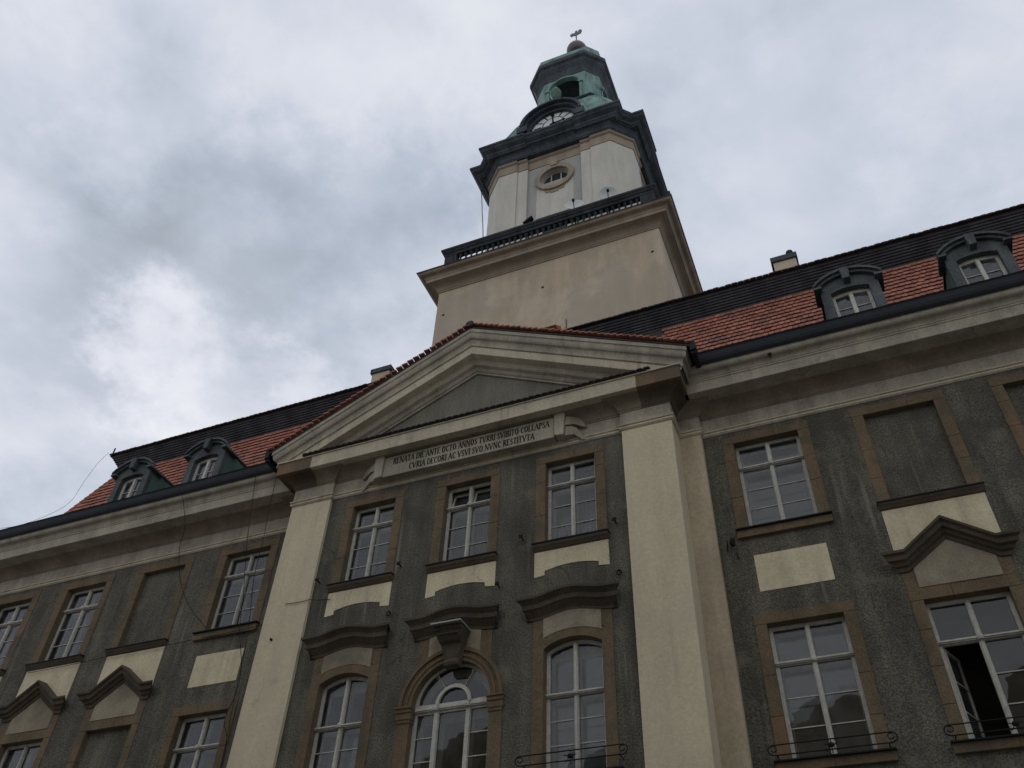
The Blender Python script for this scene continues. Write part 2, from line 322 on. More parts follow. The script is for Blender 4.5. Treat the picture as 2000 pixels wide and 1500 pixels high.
# ---- entablature: architrave moulding, frieze and cove follow every break of the wall
half = [(19.3, YW), (5.82, YW), (5.82, .68), (5.30, .68), (5.30, -P), (4.07, -P), (4.07, 0)]
path = [(-x, y) for x, y in half]+[(x, y) for x, y in reversed(half)]
path = [(-19.3, 18.9)]+path+[(19.3, 18.9)]
ast = [(-.05, 2.55), (.02, 2.55), (.055, 2.585), (.055, 2.625), (.03, 2.635), (.03, 2.65), (.062, 2.665), (.07, 2.70), (.03, 2.73), (.012, 2.74), (-.05, 2.74)]
m_ = MB().sweep(path, ast); obj('architrave_moulding', m_, 'render_light', TH)
m_ = MB().sweep(path, [(-.05, 2.741), (.012, 2.741), (.012, 3.10), (-.05, 3.10)]); obj('frieze', m_, 'render_grey', TH)
cove = [(-.05, 3.101), (.03, 3.101), (.035, 3.14), (.055, 3.15)]+[(.055+.30*(1-math.cos(a)), 3.15+.225*math.sin(a)) for a in [R(9*i) for i in range(1, 11)]]+[(.36, 3.40), (-.05, 3.40)]
m_ = MB().sweep(path, cove); obj('cove', m_, 'cove', TH, label='brown-stained cove moulding under the projecting cornice')
# soot-brown stone blocks of cove and corona over the pilasters (older masonry)
for sg in (-1, 1):
    hh = [(5.30, .5), (5.30, -P), (4.62, -P)]
    pp = [(x, y) for x, y in reversed(hh)] if sg > 0 else [(-x, y) for x, y in hh]
    cb = [(o+.004, z-.002) for o, z in cove[1:-1]]; m_ = MB().sweep(pp, cb, capends=False)
    obj('cove_block', m_, 'sootstone', TH, label='brown stone corner block of the cove above the pilaster')
# ---- corona and cyma of the wings
wing_cor = [(-.3, 3.402), (.745, 3.402), (.755, 3.41), (.755, 3.70), (.775, 3.715), (.775, 3.76), (.79, 3.77)]+\
    [(.79+.09*(1-math.cos(a)), 3.77+.12*math.sin(a)) for a in [R(15*i) for i in range(1, 7)]]+\
    [(.88+.10*math.sin(a), 3.89+.12*(1-math.cos(a))) for a in [R(15*i) for i in range(1, 7)]]+[(1.0, 4.02), (1.0, 4.07), (-.3, 4.07)]
for sg in (-1, 1):
    pa = [(-19.3, 18.9), (-19.3, YW), (-5.5, YW)] if sg < 0 else [(5.5, YW), (19.3, YW), (19.3, 18.9)]
    obj('cornice', MB().sweep(pa, wing_cor), 'render_grey', TH)
# ---- horizontal cornice under the pediment
hc_ = MB(); hc_.box(-4.63, 4.63, -.58, .6, 3.402, 3.79); obj('pediment_cornice', hc_, 'render_light', TH)
for sg in (-1, 1):
    b = MB(); x0, x1 = sorted((sg*4.632, sg*5.73)); b.box(x0, x1, -.577, .9, 3.402, 3.788)
    obj('cornice_block', b, 'brownstone', TH, label='brown stone end block of the horizontal pediment cornice')
b = MB(); b.box(-5.76, 5.76, -.61, .5, 3.792, 3.83); obj('cornice_fillet', b, 'render_light', TH)
st = MB(); st.plate([(-.64, 3.834), (-.64, 3.875), (-.02, 4.02), (-.02, 3.834)], [], -4.93, 4.93, 'x')
x = -4.93
while x < 4.9:
    st.plate([(x, -.60), (x+.17, -.60), (x+.17, -.66), (x+.13, -.69), (x+.04, -.69), (x, -.66)], [], 3.86, 3.89, 'z'); x += .178
obj('pediment_tile_strip', st, 'tile_dark', TH, label='dark weathered tile strip along the pediment base')
# ---- tympanum and raking cornice
MS = .49
ty = MB(); ty.plate([(-5.0, 3.7), (5.0, 3.7), (5.0, 3.72), (0, 6.2), (-5.0, 3.72)], [], .0, .4)
obj('tympanum', ty, 'stucco_light', TH)
rk = [(-.2, 5.92), (.055, 5.92), (.06, 5.97), (.10, 6.0), (.14, 6.08), (.22, 6.13), (.235, 6.17)]
rk2 = [(.235, 6.172), (.25, 6.20), (.30, 6.25), (.49, 6.31), (.50, 6.32), (.515, 6.57)]
rk3 = [(.515, 6.575), (.535, 6.585), (.55, 6.60), (.55, 6.645), (.535, 6.66)]+[(.535+.055*(1-math.cos(R(15*i))), 6.66+.17*math.sin(R(15*i))) for i in range(1, 7)]+\
      [(.59+.07*math.sin(R(15*i)), 6.83+.19*(1-math.cos(R(15*i)))) for i in range(1, 7)]+[(.672, 7.035), (.69, 7.04), (.69, 7.16), (-.2, 7.16)]
def rake(prof, name, m, label=None, cap=True):
    vs = []; k = len(prof)
    for sg in (-1, 0, 1):
        for o_, za in prof:
            xe = min(5.24+max(o_, 0)*1.08, (za-3.55)/MS) if sg else 0
            vs.append((sg*xe, -o_, za-MS*xe))
    fs = []
    for i in (0, 1):
        for a in range(k-1): fs.append((i*k+a, (i+1)*k+a, (i+1)*k+a+1, i*k+a+1))
    if cap: fs += [tuple(range(k)), tuple(2*k+a for a in reversed(range(k)))]
    mb = MB().add(vs, fs)
    return mb
obj('raking_bed_moulding', rake(rk, 0, 0), 'render_grey', TH)
obj('raking_corona', rake(rk2, 0, 0), 'render_light', TH)
cy = rake(rk3, 0, 0, cap=False); k = len(rk3)
for sg in (-1, 1):    # the cyma returns along both flanks of the pediment
    base = 0 if sg < 0 else 2*k; o_ = len(cy.v)
    cy.v += [(cy.v[base+a][0], .75, cy.v[base+a][2]) for a in range(k)]
    cy.f += [(base+a, base+a+1, o_+a+1, o_+a) for a in range(k-1)]
obj('raking_cyma', cy, 'render_grey', TH, label='curved cyma moulding along the slopes of the pediment')
for sg in (-1, 1):   # flank blocks closing the ends of the pediment
    x0, x1 = sorted((sg*4.6, sg*5.70)); fb = MB().box(x0, x1, -.45, .9, 3.83, 4.0).box(x0, x1, -.10, 1.3, 4.0, 4.12)
    obj('pediment_flank', fb, 'render_grey', TH)
# ---- pediment roof with its stepped edge tiles
pr = MB()
for sg in (-1, 1):
    vs = []
    for y in (-.70, 7.5):
        for x, dz in ((0, 0), (6.12, 0), (6.12, .06), (0, .06)): vs.append((sg*x, y, 7.175-MS*x+dz))
    pr.add(vs, [(0, 1, 5, 4), (3, 7, 6, 2), (0, 3, 2, 1), (4, 5, 6, 7), (1, 2, 6, 5)])
obj('pediment_roof', pr, 'tile_dark', TH, label='low gabled tile roof behind the pediment')
et = MB(); th = math.atan(MS)
for sg in (-1, 1):
    n_ = 36
    for i in range(n_):
        s0 = .06+i*6.78/n_; t_ = th-.30+random.uniform(-.03, .03)
        cx_, cz_ = s0*math.cos(th), 7.26-s0*math.sin(th)
        L_, T_ = .172, .042
        c, s_ = math.cos(t_), math.sin(t_); y0 = -.775+random.uniform(-.012, .012)
        pts = [(0, 0), (L_, 0), (L_, T_), (0, T_)]
        vs = [(sg*(cx_+u*c+v*s_), y, cz_-u*s_+v*c+.005) for y in (y0, y0+.36) for u, v in pts]
        et.add(vs, [(0, 1, 2, 3), (4, 7, 6, 5), (0, 4, 5, 1), (1, 5, 6, 2), (2, 6, 7, 3), (3, 7, 4, 0)])
obj('verge_tiles', et, 'tile_red', TH, label='row of red verge tiles stepping up both pediment slopes')
rd = MB(); 
for i in range(20): rd.lathe([(.02, 0), (.1, .0), (.115, .05), (.115, .3), (.10, .38), (.02, .38)], (0, 0, 0), 12) if 0 else None
for i in range(14):
    y0 = -.80+i*.36; rg = []
    for (r_, y) in ((.12, y0), (.125, y0+.06), (.10, y0+.40)):
        rg.append([(r_*math.cos(a), y, 7.27+r_*.9*math.sin(a)) for a in [2*math.pi*q/12 for q in range(12)]])
    rd.loft(rg)
obj('ridge_tiles', rd, 'tile_dark', TH, smooth=False)

# ---- gutters
gprof = [(.76, 4.02), (1.02, 4.02), (1.07, 4.08), (1.09, 4.16), (1.09, 4.33), (1.12, 4.36), (1.10, 4.38), (1.06, 4.36), (1.05, 4.2), (.98, 4.12), (.76, 4.10)]
for sg in (-1, 1):
    pa = [(-19.3, 18.9), (-19.3, YW), (-6.07, YW)] if sg < 0 else [(6.07, YW), (19.3, YW), (19.3, 18.9)]
    q = MB().sweep(pa, gprof)
    x0, x1 = sorted((sg*6.075, sg*6.20)); q.box(x0, x1, -.66, .2, 3.98, 4.24)
    q.box(x0, x1, -.72, -.4, 4.05, 4.34)
    obj('gutter', q, 'gutter_metal', TH)
    sf = MB()
    pa = [(-19.3, 18.9), (-19.3, YW), (-5.6, YW)] if sg < 0 else [(5.6, YW), (19.3, YW), (19.3, 18.9)]
    sf.sweep(pa, [(1.0, 4.071), (1.0, 4.1), (.7, 4.15), (-.3, 4.15), (-.3, 4.071)]); obj('eaves_board', sf, 'wood_dark', TH)

# ---- mansard roof (closed hipped rings)
YF, YB = -.1, 19.9
def ring(d, z, off=0): return [(-XE+d, YF+d, z), (XE-d, YF+d, z), (XE-d, YB-d, z), (-XE+d, YB-d, z)]
low = MB().loft([ring(.0, 4.33), ring(1.0, 5.25), ring(1.9, 6.2), ring(2.2, 6.72), ring(3.04, 9.02)], True, False)
obj('lower_roof', low, 'tile_dark', TH, label='steep lower slope of the mansard roof under its tiles')
# individual rounded tiles on the steep front slope and on the left hip slope
p0 = Vector((2.02, 6.42)); p1 = Vector((2.965, 9.02)); dl = (p1-p0); LN = dl.length; dl.normalize(); nr = Vector((dl.y, -dl.x))*-1
# nr points outward (towards -y)
nr = Vector((-dl.y, dl.x))
def tile(mb, o, ux, us, un, w, l, t=.02):
    """rounded-end tile: o = upper centre, ux across, us down the slope, un outward"""
    out = [(-w/2, 0), (w/2, 0), (w/2, l-.055)]+[(w/2*math.cos(a), l-.055+.06*math.sin(a)) for a in (R(30), R(60), R(90), R(120), R(150))]+[(-w/2, l-.055)]
    lift = lambda v: .006+v/l*.06
    vs = [o+ux*u+us*v+un*lift(v) for u, v in out]+[o+ux*u+us*v+un*(lift(v)+t) for u, v in out]; n = len(out)
    mb.add(vs, [tuple(reversed(range(n))), tuple(n+i for i in range(n))]+[(i, (i+1) % n, (i+1) % n+n, i+n) for i in range(n)])
EXP = .24; TW = .166
dorm_x = [s*a for s in (-1, 1) for a in (10.13, 13.17)]
for sg in (-1, 1):
    mb = MB(); nrow = int(LN/EXP)+1
    for r_ in range(nrow):
        sb = LN-.02-r_*EXP                         # distance from the bottom of the upper edge of the tile
        if sb < 0: break
        q = p0+dl*sb
        hipx = XE-(q.x-YF)-.02
        xx = 4.9+(TW/2 if r_ % 2 else 0)
        while xx < min(hipx, 17.8):
            if True:
                o_ = Vector((sg*xx+random.uniform(-.004, .004), q.x, q.y))
                tile(mb, o_, Vector((1, 0, 0)), Vector((0, -dl.x, -dl.y)), Vector((0, nr.x, nr.y)), TW-.006+random.uniform(-.004, .002), EXP+.11+random.uniform(-.012, .012) + (.035 if random.random() < .012 else 0), .016+random.random()*.01)
            xx += TW
    obj('roof_tiles', mb, 'tile_red', TH, label='red scalloped plain tiles of the steep mansard slope')
    # hip tiles
    hp = MB()
    for i in range(13):
        f0 = i/13; f1 = (i+1.25)/13
        a = Vector((sg*(XE-(p0.x-YF)), p0.x, p0.y)).lerp(Vector((sg*(XE-(p1.x-YF)), p1.x, p1.y)), f0)
        b = Vector((sg*(XE-(p0.x-YF)), p0.x, p0.y)).lerp(Vector((sg*(XE-(p1.x-YF)), p1.x, p1.y)), min(f1, 1))
        hp.tube([a+Vector((0, -.03, .0)), b], .085, 8)
    obj('hip_tiles', hp, 'tile_red', TH)
# moulded break cornice between the two slopes, then the upper roof
br = [(0, 8.93)]
for i in range(8): br += [(.045+.05*i, 8.95+.075*i), (.05+.05*i, 9.015+.075*i)]
br += [(.43, 9.555), (0, 9.60)]
d0 = 3.04
rp = [(-XE+d0, YB-d0), (-XE+d0, YF+d0), (XE-d0, YF+d0), (XE-d0, YB-d0)]
obj('break_cornice', MB().sweep(rp, br, capends=False), 'wood_dark', TH, label='dark moulded timber cornice at the break of the mansard')
up = MB().loft([ring(d0-.46, 9.57), ring(d0-.46, 9.60), ring(9.4, 13.3)], False, False)
up.v += []; obj('upper_roof', up, 'tile_dark', TH, label='shallow upper slope of the mansard roof')
ev = MB(); x = -XE+d0-.46
while x < XE-d0+.3:
    h_ = random.uniform(0, .012)
    ev.plate([(x+.001, 9.575), (x+.188, 9.575), (x+.188, 9.600+h_), (x+.14, 9.616+h_), (x+.05, 9.616+h_), (x+.001, 9.600+h_)], [], 2.42-random.uniform(0, .02), 2.75); x += .19
obj('eaves_tiles', ev, 'tile_dark', TH)
ev = MB(); y = YF+d0-.46
while y < 12:
    ev.plate([(y+.012, 9.575), (y+.175, 9.575), (y+.14, 9.64), (y+.05, 9.64)], [], -XE+d0-.50, -XE+d0-.2, 'x'); y += .19
obj('eaves_tiles', ev, 'tile_dark', TH)

# ---- dormers
def dormer(ax):
    yf = .85
    ow, iw = .715, .475
    face = MB()
    r_o = arch(ow, 4.3, 6.56, .36); r_i = arch(iw, 4.9, 6.37, .10)
    face.plate(r_o, [[(x, z) for x, z in r_i]], yf, yf+.12)
    face = MB().plate([(x+ax, z) for x, z in r_o], [[(x+ax, z) for x, z in r_i]], yf, yf+.16)
    D = obj('dormer', face, 'zinc_dormer', TH)
    for s in (-1, 1):
        x0, x1 = sorted((ax+s*(ow-.02), ax+s*(ow-.06))); obj('cheek', MB().box(x0, x1, yf+.16, 3.0, 4.3, 6.60), 'zinc_green', D)
    rf = MB(); o1 = arch(ow+.03, 6.5, 6.585, .36)[2:]; n = len(o1)
    rr = [[(ax+x, y, z) for x, z in o1]+[(ax+x, y, z+.05) for x, z in reversed(o1)] for y in (yf+.1, 3.2)]
    rf.loft(rr); obj('dormer_roof', rf, 'zinc_dormer', D)
    ho = MB()     # projecting segmental hood in two steps
    for (e1, e2, dz, y0) in ((.0, .07, 0, yf-.10), (.07, .12, .0, yf-.17)):
        a_ = arch(ow+.02+e2, 0, 6.50+e1*1.2, .40)[2:]; b_ = arch(ow+.02+e2, 0, 6.50+e1*1.2+.085, .40)[2:]
        ho.plate([(ax+x, z) for x, z in a_]+[(ax+x, z) for x, z in reversed(b_)], [], y0, yf+.02)
    for s in (-1, 1):
        x0, x1 = sorted((ax+s*(ow+.14), ax+s*(ow-.06))); ho.box(x0, x1, yf-.172, yf+.5, 6.49, 6.56)
    obj('hood', ho, 'zinc_dormer', D)
    ks = MB().plate([(ax-.085, 6.60), (ax+.085, 6.60), (ax+.115, 7.03), (ax-.115, 7.03)], [], yf-.22, yf)
    obj('keystone', ks, 'zinc_dormer', D, bevel=.01)
    wf = MB(); yy = yf+.13
    o_ = arch(iw+.02, 4.5, 6.40, .09, 8)
    L1 = [(-iw+.08, 4.6), (-.055, 4.6), (-.055, 6.37), (-iw+.08, 6.32)]; L2 = [(-x, z) for x, z in reversed(L1)]
    wf.plate([(ax+x, z) for x, z in o_], [[(ax+x, z) for x, z in L1], [(ax+x, z) for x, z in L2]], yy+.04, yy+.1)
    wf.box(ax-.045, ax+.045, yy+.0, yy+.04, 4.6, 6.37); wf.box(ax-iw+.03, ax+iw-.03, yy+.05, yy+.07, 5.87, 5.89)
    obj('window_frame', wf, 'white_paint', D)
    obj('pane', MB().box(ax-iw+.05, ax+iw-.05, yy+.075, yy+.079, 4.6, 6.4), 'glass', D)
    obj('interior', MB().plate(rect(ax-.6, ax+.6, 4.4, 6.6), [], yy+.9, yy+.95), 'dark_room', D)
for ax in (10.13, 13.17, -10.13, -13.17, 16.1, -16.1): dormer(ax) if abs(ax) < 14 or ax > 0 else None

# ---- chimneys
for sg, c0, c1 in ((-1, -8.42, -7.58), (1, 8.6, 9.42)):
    y0 = 6.45; bx = MB().box(c0, c1, y0, y0+.62, 11.0, 14.75)
    CH = obj('chimney', bx, 'tower_plaster', TH)
    CP = MB().box(c0-.07, c1+.07, y0-.07, y0+.69, 14.75, 15.0); obj('chimney_cap', CP, 'copper_dark', CH)
    if sg > 0: obj('chimney_pot', MB().lathe([(.12, 0), (.12, .22), (.09, .3), (.13, .34), (.13, .42), (.08, .48), (.01, .5)], (c1-.15, y0+.25, 15.0), 12), 'copper_dark', CH)

# ---- windows
def stone_blocks(mb, ax, yw, hw, ow, z0, z1, otop, dp):
    """window surround laid from separate blocks with open joints"""
    j = .005
    for s in (-1, 1):
        z = z0
        while z < z1-.05:
            h = random.uniform(.62, 1.05); ze = z+h if z+h < z1-.35 else z1+(otop if s < 0 and random.random() < .0 else 0)
            x0, x1 = sorted((ax+s*hw, ax+s*(ow+random.uniform(-.003, .003)))); mb.box(x0, x1, yw-.02+random.uniform(-.002, .003), yw+dp, z+.0005, min(ze, z1)-j); z = ze
    c = ax+random.choice((-.2, .12, .22))
    mb.box(ax-ow, c-j/2, yw-.021, yw+dp, z1, z1+otop); mb.box(c+j/2, ax+ow, yw-.018, yw+dp, z1, z1+otop-.003)
def mullioned(ax, yw, hw, z0, z1, tz, bars, rise=0, label=None, ow=None, otop=.24, curtain=False, open_left=False, hopper=False, surround='brownstone', top_z=None):
    """outer casement with transom, mullion and glazing bars; z1 = spring or top of the opening"""
    d = yw+.19; ow = ow or hw+.24
    A = lambda pts: [(x+ax, z) for x, z in pts]
    # stone surround, slightly proud of the stucco and lining the reveal
    so_ = MB()
    outer = arch(ow, z0, z1+otop-(.0 if not rise else .0), rise*.95) if rise else rect(-ow, ow, z0, z1+otop)
    if rise: so_.plate(A(outer), [A(arch(hw, z0+.001, z1, rise))], yw-.02, yw+.36)
    else: stone_blocks(so_, ax, yw, hw, ow, z0, z1, otop, .36)
    # casement
    fr_ = .055; m2 = .05
    y0, y1 = d, d+.06
    fo = arch(hw+.01, z0, z1+.01, rise) if rise else rect(-hw-.01, hw+.01, z0, z1+.01)
    def topp(x): # head height at x
        if not rise: return z1-.075
        r = (hw*hw+rise*rise)/(2*rise); cz = z1+rise-r; return cz+math.sqrt(max(r*r-x*x, 0))-.075
    hs = []
    for s in (-1, 1):
        xs = [m2+(hw-.075-m2)*i/6 for i in range(7)]
        up_ = [(s*m2, tz+.045), (s*(hw-.075), tz+.045)]+[(s*x, topp(x)) for x in reversed(xs)]
        lo_ = [(s*m2, z0+.08), (s*(hw-.075), z0+.08), (s*(hw-.075), tz-.055), (s*m2, tz-.055)]
        if s < 0: up_.reverse(); lo_.reverse()
        hs += [up_, lo_]
    c_ = MB().plate(A(fo), [A(h) for h in hs], y0, y1)
    c_.box(ax-.042, ax+.042, y0-.028, y0, z0+.06, topp(0)+.02)                  # mullion with its beads
    c_.box(ax-.016, ax+.016, y0-.045, y0-.028, z0+.06, topp(0)+.02)
    c_.box(ax-hw+.005, ax+hw-.005, y0-.05, y0, tz-.035, tz+.03); c_.box(ax-hw+.005, ax+hw-.005, y0-.075, y0-.05, tz-.012, tz+.02)
    c_.lathe([(.0, -.05), (.05, -.045), (.06, 0), (.05, .04), (0, .05)], (ax, y0-.06, tz), 10)
    for z in bars:
        for s in (-1, 1):
            if open_left and s < 0: continue
            x0, x1 = sorted((ax+s*.05, ax+s*(hw-.07))); c_.box(x0, x1, y0+.012, y0+.03, z-.009, z+.009)
    W_ = obj('window', c_, 'white_paint', TH, label=label)
    obj('stone_surround', so_, surround, W_, bevel=.008)
    # panes
    pn = MB()
    for i, h in enumerate(hs):
        if (open_left and i == 1) or (hopper and i in (0, 2)): continue
        tri = A(h); cxm = sum(p[0] for p in tri)/len(tri); czm = sum(p[1] for p in tri)/len(tri)
        tri = [(cxm+(x-cxm)*1.03, czm+(z-czm)*1.02) for x, z in tri]
        # each pane hangs very slightly out of true, as old glazing does
        t1, t2 = random.uniform(-.014, .014), random.uniform(-.010, .010)
        vs = [(x, y0+.035+(x-cxm)*t1+(z-czm)*t2, z) for x, z in tri]; pn.add(vs, [tuple(range(len(vs)))])
    obj('pane', pn, 'glass', W_, recalc=False)
    if hopper:       # the two top lights tipped inwards
        for i in (0, 2):
            h = A(hs[i]); xs = [p[0] for p in h]; x0, x1 = min(xs), max(xs); zb, zt = tz+.05, z1-.08; an = R(16)
            q = MB()
            def tip(x, v, o): return (x, y0+.03+v*math.sin(an)+o*math.cos(an), zb+v*math.cos(an)-o*math.sin(an))
            H = zt-zb
            for (a, b, c, dd) in ((x0, x1, 0, .05), (x0, x1, H-.05, H), (x0, x0+.05, .05, H-.05), (x1-.05, x1, .05, H-.05)):
                vs = [tip(a, c, 0), tip(b, c, 0), tip(b, dd, 0), tip(a, dd, 0), tip(a, c, .04), tip(b, c, .04), tip(b, dd, .04), tip(a, dd, .04)]
                q.add(vs, [(0, 1, 2, 3), (4, 7, 6, 5), (0, 4, 5, 1), (1, 5, 6, 2), (2, 6, 7, 3), (3, 7, 4, 0)])
            obj('top_light', q, 'white_paint', W_, label='top light tipped inwards')
            q = MB().add([tip(x0+.03, .03, .02), tip(x1-.03, .03, .02), tip(x1-.03, H-.03, .02), tip(x0+.03, H-.03, .02)], [(0, 1, 2, 3)])
            obj('pane', q, 'glass', W_, recalc=False)
    if open_left:    # left sash swung into the room
        q = MB(); an = R(68); hx = ax-hw+.06; wd = hw-.1; zt = tz-.06; zb = z0+.09
        def sw(u, o, z): return (hx+u*math.cos(an)+o*math.sin(an), y1+.02+u*math.sin(an)-o*math.cos(an), z)
        for (a, b, c, dd) in ((0, .06, zb, zt), (wd-.06, wd, zb, zt), (.06, wd-.06, zb, zb+.07), (.06, wd-.06, zt-.06, zt), (.06, wd-.06, bars[0]-.01, bars[0]+.01), (.06, wd-.06, bars[1]-.01, bars[1]+.01)):
            vs = [sw(a, 0, c), sw(b, 0, c), sw(b, 0, dd), sw(a, 0, dd), sw(a, .045, c), sw(b, .045, c), sw(b, .045, dd), sw(a, .045, dd)]
            q.add(vs, [(0, 1, 2, 3), (4, 7, 6, 5), (0, 4, 5, 1), (1, 5, 6, 2), (2, 6, 7, 3), (3, 7, 4, 0)])
        obj('open_sash', q, 'white_paint', W_, label='left sash swung open into the dark room')
        obj('pane', MB().add([sw(.04, .02, zb+.03), sw(wd-.04, .02, zb+.03), sw(wd-.04, .02, zt-.03), sw(.04, .02, zt-.03)], [(0, 1, 2, 3)]), 'glass', W_, recalc=False)
    # inner casement of the double window and the room behind
    ic = MB(); yi = y1+.16
    hs2 = []
    for s in (-1, 1):
        x0, x1 = sorted((s*.05, s*(hw-.11))); hs2 += [rect(x0, x1, z0+.14, tz-.10), rect(x0, x1, tz+.08, z1-.12)]
    if not open_left:
        ic.plate(A(rect(-hw-.0, hw+.0, z0, z1+rise*.6)), [A(h) for h in hs2], yi, yi+.04)
        obj('inner_casement', ic, 'white_paint', W_)
        obj('inner_pane', MB().add([(ax-hw, yi+.02, z0), (ax+hw, yi+.02, z0), (ax+hw, yi+.02, z1), (ax-hw, yi+.02, z1)], [(0, 1, 2, 3)]), 'glass', W_, recalc=False)
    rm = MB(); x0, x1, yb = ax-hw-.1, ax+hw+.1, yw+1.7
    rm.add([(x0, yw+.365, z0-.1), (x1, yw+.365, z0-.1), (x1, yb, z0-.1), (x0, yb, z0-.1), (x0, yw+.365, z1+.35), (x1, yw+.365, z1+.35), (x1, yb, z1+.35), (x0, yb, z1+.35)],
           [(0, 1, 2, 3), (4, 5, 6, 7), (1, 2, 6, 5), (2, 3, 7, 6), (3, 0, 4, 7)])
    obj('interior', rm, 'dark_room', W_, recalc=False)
    if curtain:
        cu = MB(); n = 30; x0, x1 = curtain
        vs = []
        for i in range(n+1):
            x = ax+x0+(x1-x0)*i/n; y = yi+.12+.025*math.sin(i*1.9)+.01*math.sin(i*.7)
            vs += [(x, y, z0), (x, y, z1-.1)]
        cu.add(vs, [(2*i, 2*i+2, 2*i+3, 2*i+1) for i in range(n)]); obj('curtain', cu, 'curtain', W_, smooth=False, recalc=False)
    return W_
def blind(ax, yw, hw, z0, z1, ow, otop, label=None):
    so_ = MB(); stone_blocks(so_, ax, yw, hw, ow, z0, z1, otop, .2)
    W_ = obj('blind_window', so_, 'brownstone', TH, bevel=.008, label=label or 'blind window recess filled with grey stucco')
    obj('infill', MB().box(ax-hw-.02, ax+hw+.02, yw+.13, yw+.3, z0, z1+.02), 'stucco', W_)
    return W_
def sill(ax, yw, hw, zt, h, parent, style='moulded'):
    if style == 'moulded':
        s = MB().plate([(yw-.02, zt-h), (yw-.05, zt-h+.02), (yw-.07, zt-h+.05), (yw-.11, zt-h+.09), (yw-.13, zt-.035), (yw+.2, zt-.035), (yw+.2, zt-h)], [], ax-hw, ax+hw, 'x')
    else: s = MB().box(ax-hw, ax-.012, yw-.09, yw+.2, zt-h, zt-.035).box(ax+.012-.02, ax+hw, yw-.088, yw+.2, zt-h+.001, zt-.036)
    o = obj('sill', s, 'sootstone' if style == 'moulded' else 'brownstone', parent, bevel=.006)
    obj('sill_flashing', MB().plate([(yw-.155, zt-.034), (yw-.155, zt-.01), (yw+.13, zt+.03), (yw+.13, zt-.034)], [], ax-hw-.015, ax+hw+.015, 'x'), 'gutter_metal', parent)
    return o
def panel(pts, yw, m='panel_cream', label=None): return obj('plaster_panel', MB().plate(pts, [], yw-.012, yw+.01), m, TH, label=label)

# top floor, centre bay
tl = {-1: 'window at the left of the centre bay under the inscription', 0: 'middle top window with its top lights tipped open', 1: 'window at the right of the centre bay under the inscription'}
for k in (-1, 0, 1):
    w_ = mullioned(k*S, 0, .625, -.16, 2.15, 1.52, (.93, .37), ow=.87, otop=.2, label=tl[k], curtain=(-.1, .6) if k else (.05, .6), hopper=(k == 0))
    sill(k*S, 0, .89, -.19, .19, w_)
    a_ = k*S; ar = arch(.63, 0, -.90, .09, 10)[2:]
    pts = [(a_-.875, -.385), (a_-.875, -1.03), (a_-.63, -1.0)]+[(a_+x, z) for x, z in reversed(ar)]+[(a_+.63, -1.0), (a_+.875, -1.03), (a_+.875, -.385)]
    panel(pts, 0)
# piano nobile of the centre bay
def hood_curve(ax, yw):
    n = 24; W2 = 1.10
    def zc(x): t_ = min(1, abs(x)/.86); return .13*(math.cos(t_*math.pi)+1)/2
    prof = [(.0, -.42), (.04, -.41), (.05, -.36), (.10, -.32), (.17, -.26), (.22, -.235), (.225, -.13), (.25, -.11), (.30, -.075), (.345, -.05), (.35, 0), (.0, .02)]
    vs = []; k = len(prof)
    xs = [-W2+2*W2*i/n for i in range(n+1)]
    for x in xs:
        for o_, z in prof:
            xx = x
            if x == xs[0]: xx = -W2-o_*.75+.2
            if x == xs[-1]: xx = W2+o_*.75-.2
            vs.append((ax+xx, yw-o_, -1.68+z+zc(x)))
    fs = [(i*k+a, (i+1)*k+a, (i+1)*k+a+1, i*k+a+1) for i in range(n) for a in range(k-1)]+[tuple(range(k)), tuple(n*k+a for a in reversed(range(k)))]
    return MB().add(vs, fs)
for k in (-1, 0, 1):
    obj('hood_mould', hood_curve(k*S, 0), 'darkstone', TH, label='curved eyebrow hood mould over the middle window row')
for k, lb in ((-1, 'arched window at the left of the great round-headed window'), (1, 'arched window at the right of the great round-headed window')):
    w_ = mullioned(k*S, 0, .635, -5.32, -2.76, -3.70, (-4.22, -4.70), rise=.19, ow=.87, otop=.22, label=lb)
    # side strips and light panel between window head and hood
    fr2 = MB().plate([(k*S-.87, -1.95), (k*S-.87, -2.56), (k*S-.6, -2.40), (k*S+.6, -2.40), (k*S+.87, -2.56), (k*S+.87, -1.95)], [], -.016, .03)
    obj('head_surround', fr2, 'brownstone', w_)
    ar = [(x+k*S, z) for x, z in arch(.64, 0, -2.52, .14, 10)[2:]]
    panel([(k*S+.64, -1.93)]+ar+[(k*S-.64, -1.93)], -.018, 'panel_dirty', 'weathered pale plaster panel above the arched window')
    sill(k*S, 0, .95, -5.33, .2, w_)
